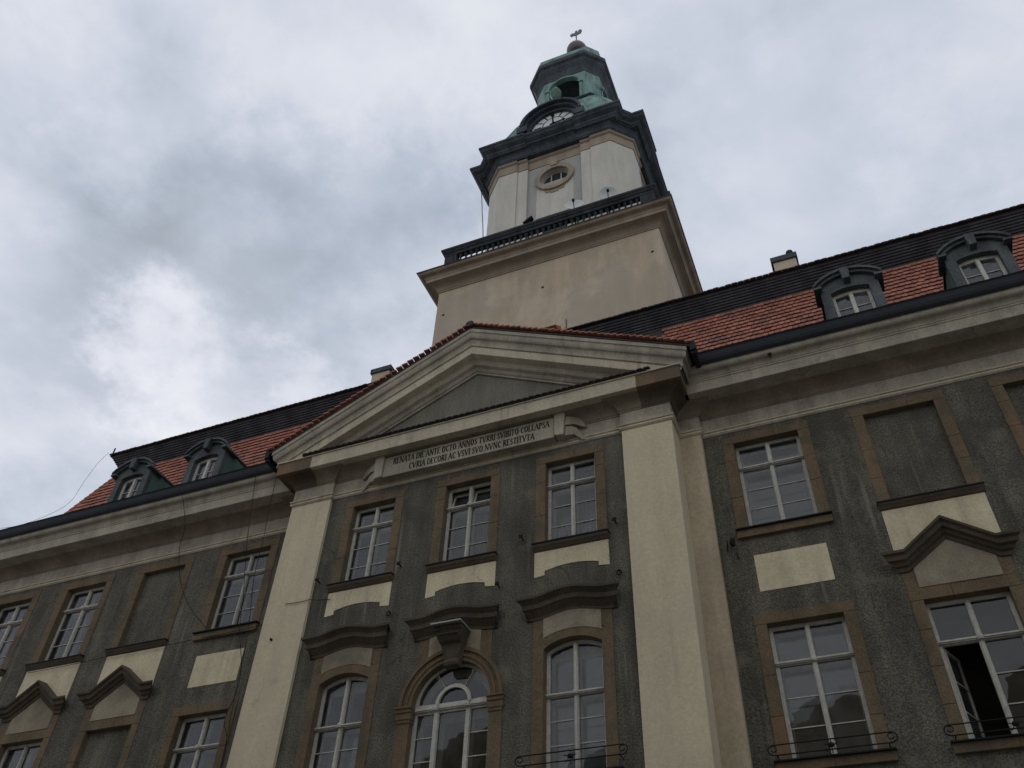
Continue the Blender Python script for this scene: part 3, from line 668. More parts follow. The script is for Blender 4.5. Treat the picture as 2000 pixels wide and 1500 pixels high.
# great round-headed window
def big_window():
    r_i, r_o = .905, 1.19; zs = -3.60
    so_ = MB().plate(arch(r_o, -5.32, zs, r_o*.9999, 28), [arch(r_i, -5.319, zs, r_i*.9999, 28)], -.03, .38)
    for (ra, rb, y) in ((1.12, 1.20, -.075), (.99, 1.045, -.055)):
        o1 = arch(rb, 0, zs, rb*.9999, 28)[2:]; i1 = arch(ra, 0, zs, ra*.9999, 28)[2:]
        so_.plate(o1+list(reversed(i1)), [], y, -.02)
    y0 = .15
    fo = arch(r_i+.01, -5.32, zs, (r_i+.01)*.9999, 28)
    hs = []
    # upper lights: outer half ring split by two radial bars, inner half disc
    ri2, ro2 = .41, r_i-.08
    ang = [R(2+176*i/36) for i in range(37)]
    ringp = [(ro2*math.cos(a), zs+.06+ (ro2-.03)*math.sin(a)) for a in ang]+[(ri2*math.cos(a), zs+.06+ri2*math.sin(a)) for a in reversed(ang)]
    disc = [(.34*math.cos(a), zs+.06+.34*math.sin(a)) for a in ang]
    hs = [ringp, disc, rect(-r_i+.085, -.42, -5.24, zs-.13), rect(-.31, .31, -5.24, zs-.13), rect(.42, r_i-.085, -5.24, zs-.13)]
    c_ = MB().plate(fo, hs, y0, y0+.06)
    c_.box(-r_i+.01, r_i-.01, y0-.05, y0, zs-.085, zs+.0); c_.box(-r_i+.01, r_i-.01, y0-.075, y0-.05, zs-.06, zs-.025)
    for s in (-1, 1):
        c_.box(s*.365-.045, s*.365+.045, y0-.035, y0, -5.26, zs-.085); c_.lathe([(0, -.06), (.06, -.05), (.07, 0), (.06, .04), (0, .06)], (s*.365, y0-.06, zs-.045), 10)
        for z in (-4.22, -4.70):
            x0, x1 = sorted((s*.41, s*(r_i-.08))); c_.box(x0, x1, y0+.012, y0+.03, z-.01, z+.01)
        a = R(90-s*33); c_.tube([(ri2*math.cos(a), y0+.02, zs+.06+ri2*math.sin(a)), (ro2*math.cos(a), y0+.02, zs+.06+ro2*math.sin(a))], .012, 4)
        c_.tube([(ri2*math.cos(a)+s*.05, y0+.02, zs+.06+ri2*math.sin(a)), (ro2*math.cos(a)+s*.06, y0+.02, zs+.06+ro2*math.sin(a))], .006, 4)
    rr = [(.375+.035*q, 0) for q in (-1, 1)]
    o1 = [(.41*math.cos(a), zs+.03+.41*math.sin(a)) for a in ang]; i1 = [(.345*math.cos(a), zs+.03+.345*math.sin(a)) for a in ang]
    c_.plate(o1+list(reversed(i1)), [], y0-.035, y0)
    W_ = obj('window', c_, 'white_paint', TH, label='great round-headed window in the middle of the centre bay')
    obj('stone_surround', so_, 'brownstone', W_, bevel=.006)
    pn = MB().add([(x, y0+.035, z) for x, z in arch(r_i-.03, -5.3, zs, (r_i-.03)*.9999, 28)], [tuple(range(31))]); obj('pane', pn, 'glass', W_, recalc=False)
    # impost blocks
    for s in (-1, 1):
        im = MB()
        for (a, b, z0, z1, y) in ((.87, 1.235, -3.72, -3.64, -.07), (.855, 1.25, -3.64, -3.60, -.10), (.875, 1.22, -3.86, -3.72, -.045), (.885, 1.20, -3.93, -3.86, -.03)):
            x0, x1 = sorted((s*a, s*b)); im.box(x0, x1, y-.02, .3 if z0 > -3.8 else .29, z0, z1)
        obj('impost', im, 'brownstone', W_)
    ic = MB(); ic.plate(arch(r_i, -5.32, zs, r_i*.9999, 20), [rect(-.78, -.40, -5.2, -3.85), rect(-.28, .28, -5.2, -3.85), rect(.40, .78, -5.2, -3.85), [(.74*math.cos(a), -3.62+.74*math.sin(a)) for a in [R(4+172*i/20) for i in range(21)]]], .40, .44)
    obj('inner_casement', ic, 'white_paint', W_)
    rm = MB().add([(-1, .385, -5.4), (1, .385, -5.4), (1, 1.8, -5.4), (-1, 1.8, -5.4), (-1, .385, -2.5), (1, .385, -2.5), (1, 1.8, -2.5), (-1, 1.8, -2.5)], [(0, 1, 2, 3), (4, 5, 6, 7), (1, 2, 6, 5), (2, 3, 7, 6), (3, 0, 4, 7)])
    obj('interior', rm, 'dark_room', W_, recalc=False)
    # light panels, dark side strips and the scrolled console that carries the metal-capped slab
    s1 = MB().plate([(-.88, -1.95), (-.88, -2.80), (-.60, -2.60), (.60, -2.60), (.88, -2.80), (.88, -1.95)], [], -.012, .02); obj('head_surround', s1, 'brownstone', W_)
    for s in (-1, 1):
        a_ = [(s*.62, -1.92), (s*.13, -1.92), (s*.13, -2.42), (s*.35, -2.50), (s*.62, -2.62)]
        panel(a_, -.014, 'panel_dirty', 'narrow pale plaster panel beside the console')
    co = MB(); prof = [(-.02, -2.12), (.50, -2.12), (.50, -2.16), (.44, -2.20), (.40, -2.30), (.33, -2.38), (.25, -2.42), (.23, -2.50), (.20, -2.62), (.17, -2.72), (.21, -2.80), (.18, -2.86), (.08, -2.87), (-.02, -2.87)]
    rings = []
    for o_, z in prof: pass
    k = len(prof); vs = []
    for s in (-1, -.45, .45, 1):
        for o_, z in prof:
            w = .165+.17*max(0, min(1, (z+2.72)/.55))**1.4
            oo = o_ - (.03 if abs(s) == 1 and o_ > 0 else 0)
            vs.append((s*w+.02, -oo, z))
    co.add(vs, [(i*k+a, (i+1)*k+a, (i+1)*k+(a+1) % k, i*k+(a+1) % k) for i in range(3) for a in range(k)]+[tuple(range(k)), tuple(3*k+a for a in reversed(range(k)))])
    for i in range(7): co.lathe([(0, -.03), (.03, -.02), (.035, 0), (.03, .02), (0, .03)], (-.2+.07*i+.01, -.42, -2.26), 6)
    C_ = obj('console', co, 'darkstone', TH, label='scrolled stone console above the round-headed window')
    sb = MB().plate([(-.30, -2.115), (.35, -2.115), (.37, -2.085), (-.32, -2.085)], [], -.57, -.02); obj('console_slab', sb, 'darkstone', C_)
    sb = MB().box(-.335, .385, -.59, -.0, -2.084, -2.05); obj('metal_cap', sb, 'sheet_metal', C_)
big_window()

# wings: top floor and piano nobile
def hood_gable(ax, yw):
    pts = [(-1.27, -1.55), (-.83, -1.55), (0, -.93), (.83, -1.55), (1.27, -1.55)]
    prof = [(.0, -.36), (.05, -.35), (.07, -.27), (.12, -.25), (.15, -.19), (.22, -.17), (.24, -.08), (.30, -.05), (.31, 0), (.0, .03)]
    k = len(prof); vs = []
    for i, (x, z) in enumerate(pts):
        for o_, dz in prof:
            xx = x+(0 if 0 < i < 4 else (-1 if i == 0 else 1)*(-.29+o_*.95))
            vs.append((ax+xx, yw-o_, z+dz*(1.12 if i == 2 else 1)))
    return MB().add(vs, [(i*k+a, (i+1)*k+a, (i+1)*k+a+1, i*k+a+1) for i in range(4) for a in range(k-1)]+[tuple(range(k)), tuple(4*k+a for a in reversed(range(k)))])
def railing(ax, yw, parent):
    q = MB(); y = yw-.24
    for (z, h) in ((-4.99, 1.0), (-5.17, 1.0)): q.tube([(ax-h, y, z), (ax+h, y, z)], .012, 6)
    for s in (-1, 1):
        q.tube([(ax+s*(1.0+.10*math.sin(a)), y, -5.08+.09*math.cos(a)) for a in [R(180*i/12) for i in range(13)]], .012, 6)
        q.tube([(ax+s*(1.0-.05*math.sin(a)*1), y, -5.06+.05*math.cos(a)) for a in [R(300*i/12-40) for i in range(13)]], .010, 6)
        q.tube([(ax+s*.95, y, -5.17), (ax+s*.95, yw+.05, -5.17)], .012, 6)
        q.tube([(ax+s*(.10+.06*math.sin(a)), y, -5.11+.06*math.cos(a)-.02) for a in [R(180+200*i/10) for i in range(11)]], .009, 5)
    q.lathe([(0, -.05), (.045, -.03), (.055, 0), (.045, .03), (0, .05)], (ax, y, -5.09), 10)
    q.tube([(ax, y, -5.05), (ax, y, -4.99)], .01, 5); q.tube([(ax, y, -5.13), (ax, y, -5.24)], .01, 5)
    obj('railing', q, 'iron', parent)
side = {-1: 'left', 1: 'right'}
for sg in (-1, 1):
    # axis 1, next to the pilaster
    ax = sg*A1
    w_ = mullioned(ax, YW, .745, -.22, 2.2, 1.53, (.92, .40), ow=1.0, otop=.22, label='top window of the %s wing beside the pilaster' % side[sg], curtain=(.1, .7) if sg < 0 else None)
    sill(ax, YW, 1.01, -.24, .22, w_, 'plain')
    panel(rect(ax-.75, ax+.75, -1.78, -.91), YW, label='framed cream plaster panel between the two windows beside the pilaster')
    w_ = mullioned(ax, YW, .745, -5.2, -2.51, -3.30, (-3.99, -4.56), ow=.98, otop=.23, label='middle-floor window of the %s wing beside the pilaster' % side[sg])
    sill(ax, YW, 1.03, -5.21, .2, w_, 'plain'); railing(ax, YW, w_)
    # axis 2 .. 4
    for ax_, n_ in ((A2, 2), (A3, 3), (A4, 4)):
        ax = sg*ax_
        isblind = n_ == 2 or (sg > 0 and n_ == 3)
        if isblind: w_ = blind(ax, YW, .75, -.22, 2.2, 1.0, .24)
        else: w_ = mullioned(ax, YW, .745, -.22, 2.2, 1.53, (.92, .40), ow=1.0, otop=.24, label='top window on the outer part of the %s wing' % side[sg])
        sill(ax, YW, 1.02, -.24, .17, w_)
        panel(rect(ax-.99, ax+.99, -1.52, -.415), YW, label='cream plaster panel cut by the gabled hood')
        obj('hood_mould', hood_gable(ax, YW), 'darkstone', TH, label='gabled hood mould like a small pediment')
        if sg < 0 and n_ == 2: w_ = blind(ax, YW, .75, -5.2, -2.52, .98, .24)
        else: w_ = mullioned(ax, YW, .745, -5.2, -2.52, -3.34, (-4.02, -4.58), ow=.98, otop=.24, open_left=(sg > 0 and n_ == 2),
                             label='middle-floor window with its left sash standing open' if sg > 0 and n_ == 2 else 'middle-floor window under a gabled hood')
        fr2 = MB().plate([(ax-.98, -2.281), (ax-.98, -1.72), (ax-.80, -1.72), (ax, -1.15), (ax+.80, -1.72), (ax+.98, -1.72), (ax+.98, -2.281)], [], YW-.016, YW+.03); obj('head_surround', fr2, 'brownstone', w_)
        panel([(ax-.74, -2.265), (ax-.74, -1.82), (ax, -1.24), (ax+.74, -1.82), (ax+.74, -2.265)], YW-.018, 'panel_dirty', 'weathered gabled plaster panel under the hood mould')
        sill(ax, YW, 1.03, -5.21, .2, w_, 'plain')
        if sg > 0 and n_ == 2: railing(ax, YW, w_)
    if sg > 0: pass
w3 = [o for o in bpy.data.objects if o.get('label') == 'arched window at the right of the great round-headed window'][0]
railing(S, .06-.06, w3)

# ---- inscription tablet with scrolled ends
tb = MB().box(-2.42, 2.40, -.30, .0, 2.68, 3.33)
TB = obj('inscription_tablet', tb, 'tablet', TH, bevel=.01, label='stone scroll tablet with a two-line Latin inscription')
for s in (-1, 1):
    pl_ = MB(); x0 = s*2.425
    pl_.plate([(s*2.425, 2.70), (s*2.66, 2.66), (s*2.70, 3.36), (s*2.50, 3.40), (s*2.415, 3.36)][::s], [], -.345, -.05)
    obj('scroll_band', pl_, 'tablet', TB, bevel=.015)
    for i, (pts) in enumerate(([(2.68, 3.0), (2.72, 3.28), (2.86, 3.30), (3.02, 3.24), (3.12, 3.12), (3.18, 2.98), (3.08, 2.98), (2.98, 3.03), (2.86, 3.06), (2.76, 3.02)],
                               [(2.68, 2.68), (2.70, 2.97), (2.82, 3.00), (2.94, 2.96), (3.02, 2.84), (3.08, 2.70), (3.18, 2.60), (3.08, 2.575), (2.98, 2.66), (2.88, 2.74), (2.78, 2.72)])):
        rb = MB(); n = len(pts)
        out = [(s*x, z) for x, z in pts]
        f_ = [(x, -.30+.22*min(1, max(0, (abs(x)-2.68)/.5))**.8+ (.03 if i else 0), z) for x, z in out]; b_ = [(x, .0, z) for x, z in out]
        rb.loft([f_, b_]); obj('scroll_ribbon', rb, 'tablet', TB)
# letters: thick and thin strokes with serifs, built in a unit box (w, 1)
GL = {'A': (.72, [((.04, 0), (.36, 1), .06), ((.36, 1), (.68, 0), .12), ((.15, .36), (.57, .36), .05)], [(.04, 0), (.68, 0)]),
 'B': (.6, [((.12, 0), (.12, 1), .12), ((.12, 1), (.40, .97), .06), ((.40, .97), (.50, .77), .11), ((.50, .77), (.38, .55), .09), ((.12, .54), (.40, .54), .05), ((.40, .54), (.55, .30), .12), ((.55, .30), (.42, .03), .11), ((.42, .03), (.12, 0), .06)], []),
 'C': (.64, [((.60, .84), (.40, .98), .06), ((.40, .98), (.20, .84), .09), ((.20, .84), (.10, .5), .12), ((.10, .5), (.20, .16), .12), ((.20, .16), (.40, .02), .09), ((.40, .02), (.60, .15), .06), ((.60, .74), (.60, .92), .05)], []),
 'D': (.68, [((.12, 0), (.12, 1), .12), ((.12, 1), (.38, .96), .06), ((.38, .96), (.58, .72), .09), ((.58, .72), (.61, .45), .12), ((.61, .45), (.52, .14), .11), ((.52, .14), (.36, .02), .08), ((.36, .02), (.12, 0), .06)], []),
 'E': (.54, [((.12, 0), (.12, 1), .12), ((.12, .975), (.48, .975), .05), ((.12, .53), (.40, .53), .05), ((.12, .025), (.50, .025), .05), ((.48, .86), (.48, .99), .04), ((.50, .01), (.50, .14), .04)], [(.12, 0), (.12, 1)]),
 'I': (.26, [((.13, 0), (.13, 1), .12)], [(.13, 0), (.13, 1)]),
 'L': (.52, [((.12, 0), (.12, 1), .12), ((.12, .025), (.48, .025), .05), ((.48, .01), (.48, .15), .04)], [(.12, 0), (.12, 1)]),
 'N': (.76, [((.10, 0), (.10, 1), .06), ((.10, 1), (.66, 0), .12), ((.66, 0), (.66, 1), .06)], [(.10, 0), (.66, 1), (.10, 1)]),
 'O': (.72, [((.36, .99), (.17, .84), .08), ((.17, .84), (.09, .5), .12), ((.09, .5), (.17, .16), .12), ((.17, .16), (.36, .01), .08), ((.36, .01), (.55, .16), .08), ((.55, .16), (.63, .5), .12), ((.63, .5), (.55, .84), .12), ((.55, .84), (.36, .99), .08)], []),
 'P': (.56, [((.12, 0), (.12, 1), .12), ((.12, .98), (.38, .96), .06), ((.38, .96), (.52, .74), .12), ((.52, .74), (.38, .49), .10), ((.38, .49), (.12, .48), .05)], [(.12, 0)]),
 'R': (.64, [((.12, 0), (.12, 1), .12), ((.12, .98), (.38, .96), .06), ((.38, .96), (.51, .76), .12), ((.51, .76), (.37, .52), .10), ((.37, .52), (.12, .51), .05), ((.30, .51), (.60, 0), .12)], [(.12, 0)]),
 'S': (.52, [((.45, .85), (.30, .98), .06), ((.30, .98), (.12, .84), .09), ((.12, .84), (.14, .64), .10), ((.14, .64), (.40, .40), .12), ((.40, .40), (.44, .18), .10), ((.44, .18), (.26, .02), .09), ((.26, .02), (.08, .14), .06), ((.08, .06), (.08, .24), .04), ((.45, .76), (.45, .92), .04)], []),
 'T': (.62, [((.31, 0), (.31, 1), .12), ((.04, .975), (.58, .975), .05), ((.05, .84), (.05, .98), .04), ((.57, .84), (.57, .98), .04)], [(.31, 0)]),
 'V': (.72, [((.05, 1), (.36, 0), .12), ((.36, 0), (.67, 1), .06)], [(.05, 1), (.67, 1)])}
def stroke(mb, a, b, w, y, X, Z, sx, sz):
    A_ = Vector((a[0]*sx, a[1]*sz)); B_ = Vector((b[0]*sx, b[1]*sz)); d = (B_-A_); d.normalize(); n = Vector((-d.y, d.x))*w*sz*.62; e_ = d*w*sz*.2
    q = [A_-e_+n, A_-e_-n, B_+e_-n, B_+e_+n]
    mb.add([(X+p.x, y, Z+p.y) for p in q]+[(X+p.x, y+.01, Z+p.y) for p in q], [(0, 1, 2, 3), (0, 4, 5, 1), (1, 5, 6, 2), (2, 6, 7, 3), (3, 7, 4, 0)])
def write(text, x0, x1, z, h):
    tot = sum((GL[c][0]+.09) if c != ' ' else .32 for c in text); sx = (x1-x0)/tot; x = x0; mb = MB(); i = 0
    for c in text:
        if c == ' ': x += .32*sx; continue
        w, st_, sf_ = GL[c]; dz = random.uniform(-.004, .004); i += 1
        for (a, b, t_) in st_: stroke(mb, a, b, t_, -.306-.0004*(i % 3), x, z+dz, sx, h)
        for (a, b) in sf_: stroke(mb, (a-.09*h/sx, b), (a+.09*h/sx, b), .035, -.3075, x, z+dz, sx, h)
        x += (w+.09)*sx
    return mb
ins = write('RENATA DIE ANTE OCTO ANNOS TVRRI SVIBITO COLLAPSA', -2.14, 2.29, 3.05, .20)
ins2 = write('CVRIA DECORI AC VSVI SVO NVNC RESTITVTA', -1.64, 1.89, 2.76, .20)
ins.add(ins2.v, ins2.f); obj('inscription', ins, 'letters', TB, recalc=False)

# ---- small iron fixings on the facade
def pin(x, y, z, kind=0):
    q = MB()
    if kind == 0: q.tube([(x, y+.05, z), (x, y-.16, z+.015)], .018, 6); q.box(x-.045, x+.045, y-.18, y-.15, z-.02, z+.05)
    elif kind == 1: q.tube([(x+.05*math.cos(a), y-.05, z+.06*math.sin(a)) for a in [R(30*i) for i in range(13)]], .014, 6); q.tube([(x, y+.02, z+.06), (x, y-.06, z+.06)], .015, 6)
    else: q.tube([(x, y+.03, z), (x, y-.05, z)], .03, 8)
    return obj('wall_hook', q, 'iron', TH)
for (x, z) in ((-3.91, -.03), (-1.63, -.03), (1.54, .03), (3.78, -.02)): pin(x, 0, z)
pin(-1.77, 0, -1.27, 1); pin(-4.91, -P, -1.43, 2); pin(7.83, .1, 3.88, 0); pin(1.0, 0, -1.1, 0); pin(3.79, 0, -1.3, 1)
lb_ = MB(); lb_.tube([(6.12, .9, -.5), (6.12, .70, -.5), (6.10, .66, -.62)], .02, 6); lb_.lathe([(0, 0), (.05, .02), (.065, .12), (.03, .2), (0, .21)], (6.14, .72, -.68), 8); lb_.tube([(6.02, .82, -.46), (6.0, .80, -.72)], .014, 5); lb_.tube([(6.18, .84, -.8), (6.2, .82, -.95)], .014, 5)
obj('lamp_bracket', lb_, 'iron', TH, label='rusty iron bracket beside the right pilaster')

# ================================================================== CLOCK TOWER
TY = 9.88
CT = empty('clock_tower', (0, TY, 0))
tag(CT, 'tall tower with plain plaster shaft, balustraded gallery, white clock storey and green copper lantern', 'tower')
def sq(h, z=None):
    p = [(-h, TY-h), (h, TY-h), (h, TY+h), (-h, TY+h)]; return p if z is None else [(x, y, z) for x, y in p]
def octp(h, c): return [(-h+c, TY-h), (h-c, TY-h), (h, TY-h+c), (h, TY+h-c), (h-c, TY+h), (-h+c, TY+h), (-h, TY+h-c), (-h, TY-h+c)]
def octr(h, c, z): return [(x, y, z) for x, y in octp(h, c)]
obj('shaft', MB().loft([sq(4.8, FLOOR), sq(4.8, 17.2)]), 'tower_plaster', CT)
tc1 = [(-.1, 17.08), (.035, 17.08), (.045, 17.16), (.07, 17.18)]+[(.07+.33*(1-math.cos(R(10*i))), 17.18+.24*math.sin(R(10*i))) for i in range(1, 9)]+[(.37, 17.43), (.445, 17.44), (.45, 17.45)]
tc2 = [(.452, 17.452), (.455, 17.60), (-.1, 17.60)]
tc3 = [(.455, 17.601), (.475, 17.615), (.48, 17.65)]+[(.48+.12*(1-math.cos(R(15*i))), 17.65+.10*math.sin(R(15*i))) for i in range(1, 7)]+[(.60+.14*math.sin(R(15*i)), 17.75+.10*(1-math.cos(R(15*i)))) for i in range(1, 7)]+[(.77, 17.86), (-.1, 17.86)]
obj('cornice_bed', MB().sweep(sq(4.8), tc1, True), 'tower_mould', CT)
obj('cornice_band', MB().sweep(sq(4.8), tc2, True), 'tower_band', CT)
obj('cornice_cyma', MB().sweep(sq(4.8), tc3, True), 'tower_band', CT)
obj('gallery_floor', MB().loft([sq(5.585, 17.861), sq(5.60, 17.90), sq(5.56, 17.93), sq(4.9, 18.1)]), 'copper_dark', CT)
# balustrade
bh = 4.76
pl = MB()
for s in (0, 1, 2, 3):
    a = math.pi/2*s; ca, sa = math.cos(a), math.sin(a)
    def rot(pts): return [((x)*ca-(y)*sa, (x)*sa+(y)*ca+TY, z) for x, y, z in pts]
    def rbox(mb, x0, x1, y0, y1, z0, z1):
        o_ = MB().box(x0, x1, y0, y1, z0, z1); mb.add(rot(o_.v), o_.f)
    rbox(pl, -bh, bh-.2, -bh, -bh+.2, 18.02, 18.86)
obj('balustrade_plinth', pl, 'gallery_metal', CT)
rl = [(0, 19.58), (.03, 19.58), (.05, 19.64), (.05, 19.72), (.10, 19.76), (.13, 19.84), (.17, 19.88), (.17, 20.0), (.0, 20.04)]
rlp = MB().sweep(sq(bh), rl, True)
inn = [(x, y) for x, y in reversed(sq(bh-.22))]; rlp.sweep(inn, [(o_*.4, z) for o_, z in rl], True)
for s in range(4):
    a = math.pi/2*s; ca, sa = math.cos(a), math.sin(a)
    o_ = MB().box(-bh, bh-.22, -bh, -bh+.22, 19.581, 20.035); rlp.add([(x*ca-y*sa, x*sa+y*ca+TY, z) for x, y, z in o_.v], o_.f)
obj('balustrade_rail', rlp, 'gallery_metal', CT)
for sx in (-1, 1):
    for sy in (-1, 1):
        x0, x1 = sorted((sx*(bh+.02), sx*(bh-.56))); y0, y1 = sorted((sy*(bh+.02), sy*(bh-.56)))
        q = MB().box(x0, x1, TY+y0, TY+y1, 18.03, 19.579); q.box(x0+.12, x1-.12, TY+y0-.02, TY+y0, 18.95, 19.48) if sy < 0 else None
        obj('balustrade_pier', q, 'gallery_metal', CT)
bal = [(.09, 0), (.09, .05), (.05, .08), (.07, .14), (.098, .22), (.09, .28), (.055, .38), (.04, .46), (.045, .55), (.06, .59), (.09, .63), (.10, .66), (.10, .72)]
NB = 32; rest = MB()
bmesh0 = MB().lathe(bal, (0, 0, 0), 8)
me0 = bpy.data.meshes.new('baluster'); me0.from_pydata(bmesh0.v, [], bmesh0.f); me0.materials.append(MT['gallery_metal'])
for p in me0.polygons: p.use_smooth = True
for s in range(4):
    a = math.pi/2*s
    for i in range(NB):
        x = -4.18+8.36*(i+.5)/NB; y = -bh+.11
        X_, Y_ = x*math.cos(a)-y*math.sin(a), x*math.sin(a)+y*math.cos(a)+TY
        if s == 2: rest.add([(vx+X_, vy+Y_, vz+18.86) for vx, vy, vz in bmesh0.v], bmesh0.f)
        else:
            o_ = bpy.data.objects.new('baluster', me0); COL.objects.link(o_); o_['group'] = 'balusters of the tower gallery'; place(o_, Vector((X_, Y_, 18.86+ZO)), CT)
ro = obj('balusters', rest, 'gallery_metal', CT); ro['kind'] = 'stuff'
# clock storey: chamfered square with stepped lesenes
def stepped(off, h=3.79, r1=.075, r2=.2):
    """plan of the storey; off = outward offset"""
    base = [(-2.895-off*.414, -h-off), (-1.91+off*0, -h-off), (-1.91, -h+r1-off), (-1.385, -h+r1-off), (-1.385, -h+r2-off), (1.385, -h+r2-off), (1.385, -h+r1-off), (1.91, -h+r1-off), (1.91, -h-off), (2.895+off*.414, -h-off)]
    out = []
    for s in range(4):
        a = math.pi/2*s
        out += [(x*math.cos(a)-y*math.sin(a), x*math.sin(a)+y*math.cos(a)+TY) for x, y in base]
    return out
pz = lambda p, z: [(x, y, z) for x, y in p]
obj('clock_storey', MB().plate(stepped(0, r2=.62), [], 17.9, 26.36, 'z'), 'tower_white', CT)
obj('architrave_band', MB().plate(stepped(.035), [], 26.362, 26.98, 'z'), 'tower_band', CT)
obj('architrave_roll', MB().loft([pz(stepped(.05), 26.982), pz(stepped(.12), 27.04), pz(stepped(.14), 27.12), pz(stepped(.12), 27.2)]), 'tower_mould', CT)
# plaster fields of the front bays
def front_parts(s):
    a = math.pi/2*s; ca, sa = math.cos(a), math.sin(a)
    def T_(mb): mb.v = [(x*ca-y*sa, x*sa+y*ca+TY, z) for x, y, z in mb.v]; return mb
    fy = -3.59
    hole = [(0+.74*math.cos(2*math.pi*i/40), 25.07+.74*math.sin(2*math.pi*i/40)) for i in range(40)]
    obj('bay_wall', T_(MB().plate(rect(-1.40, 1.40, 17.95, 26.359), [hole], fy, fy+.40)), 'tower_white', CT)
    # grey strips beside the middle field
    fld = MB()
    for q in (-1, 1):
        x0, x1 = sorted((q*.93, q*1.384)); fld.box(x0, x1, fy-.006, fy+.05, 17.95, 24.75)
    fld.plate(rect(-1.384, 1.384, 24.75, 26.3), [hole], fy-.0055, fy+.02)
    obj('grey_field', T_(fld), 'tower_grey', CT)
    # oculus
    zc, cxo = 25.07, 0.0
    el = lambda rx, rz, n=40: [(cxo+rx*math.cos(2*math.pi*i/n), zc+rz*math.sin(2*math.pi*i/n)) for i in range(n)]
    oc = MB().plate(el(1.0, 1.0), [el(.74, .74)], fy-.12, fy+.0)
    oc.plate([(-.17, 25.95), (.17, 25.95), (.2, 26.36), (-.2, 26.36)], [], fy-.17, fy)
    O_ = obj('oculus', T_(oc), 'tower_band', CT, bevel=.015)
    obj('apron', T_(MB().plate([(-.55, 24.2), (.55, 24.2), (.45, 23.95), (.2, 23.95), (.2, 23.85), (-.2, 23.85), (-.2, 23.95), (-.45, 23.95)], [], fy-.03, fy)), 'tower_band', O_)
    wf = MB().plate(el(.735, .735), [el(.67, .67)], fy+.22, fy+.28)
    for q in (-.25, .25): wf.box(q-.028, q+.028, fy+.20, fy+.24, zc-.66, zc+.66)
    wf.box(-.70, .70, fy+.199, fy+.241, zc-.02, zc+.035)
    obj('oculus_frame', T_(wf), 'white_paint', O_)
    gl_ = MB().plate(el(.72, .72), [], fy+.25, fy+.26); obj('oculus_pane', T_(gl_), 'dark_glass', O_)
    # door with a stepped hood onto the gallery
    dr = MB().box(-.55, .55, fy-.04, fy+.02, 17.95, 21.6); D_ = obj('gallery_door', T_(dr), 'wood_dark', CT)
    hd = MB().plate([(-.85, 21.7), (.85, 21.7), (.85, 21.82)]+[(x, z) for x, z in arch(.55, 0, 21.98, .22, 10)[2:]]+[(-.85, 21.82)], [], fy-.26, fy)
    obj('door_hood', T_(hd), 'tower_white', D_)
m = bpy.data.materials.new('dark_glass'); m.use_nodes = True; b = m.node_tree.nodes['Principled BSDF']; b.inputs['Base Color'].default_value = (.03, .035, .045, 1); b.inputs['Roughness'].default_value = .04; b.inputs['Specular IOR Level'].default_value = .9; MT['dark_glass'] = m
for s in (0, 1, 3): front_parts(s)
obj('bay_wall', MB().box(-1.40, 1.40, TY+3.2, TY+3.59, 17.95, 26.359), 'tower_white', CT)
# great dark cornice
obj('cornice_cove', MB().sweep(octp(3.79, .895), [(-.2, 27.2), (.15, 27.2), (.17, 27.26), (.2, 27.28)]+[(.2+.30*(1-math.cos(R(10*i))), 27.28+.40*math.sin(R(10*i))) for i in range(1, 10)]+[(-.2, 27.68)], True), 'copper_dark', CT)
def cross(d, H=4.67, tip=3.75, k1=4.04, brk=1.3, bd=.10):
    base = [(-tip+d*.9, -k1+d*.4), (-tip+d*.9, -H+d), (-brk, -H+d), (-brk, -H+d+bd), (brk, -H+d+bd), (brk, -H+d), (tip-d*.9, -H+d), (tip-d*.9, -k1+d*.4)]
    out = []
    for s in range(4):
        a = math.pi/2*s; out += [(x*math.cos(a)-y*math.sin(a), x*math.sin(a)+y*math.cos(a)+TY) for x, y in base]
    return out
obj('great_cornice', MB().loft([pz(cross(.42), 27.62), pz(cross(.36), 27.72), pz(cross(.33), 27.74), pz(cross(.30), 27.86), pz(cross(.12), 27.98), pz(cross(.04), 28.12), pz(cross(0), 28.14), pz(cross(0), 28.28), pz(cross(.4), 28.42)]), 'copper_dark', CT)
# bell-shaped copper roof and drum
bell = [(4.25, .7, 28.35), (3.98, .6, 28.7), (3.68, .3, 29.4), (3.42, .25, 30.3), (3.15, .25, 31.3), (2.90, .35, 32.4), (2.64, .7, 33.5), (2.53, .85, 33.82)]
obj('bell_roof', MB().loft([octr(h, c, z) for h, c, z in bell]), 'copper_green', CT)
for sd in range(4):       # standing seams on the four faces and along the hips
    a = math.pi/2*sd; ca, sa = math.cos(a), math.sin(a); rt = lambda x, y, z: (x*ca-y*sa, x*sa+y*ca+TY, z)
    for u in (-.95, -.6, -.2, .2, .6, .95):
        obj('roof_seam', MB().tube([rt((h-c)*u, -h-.005, z) for h, c, z in bell[1:]], .022, 5), 'copper_green', CT)
obj('lantern_floor', MB().loft([octr(2.60, .88, 33.821), octr(2.66, .9, 33.9), octr(2.62, .88, 34.0), octr(2.3, .8, 34.12)]), 'copper_dark', CT)
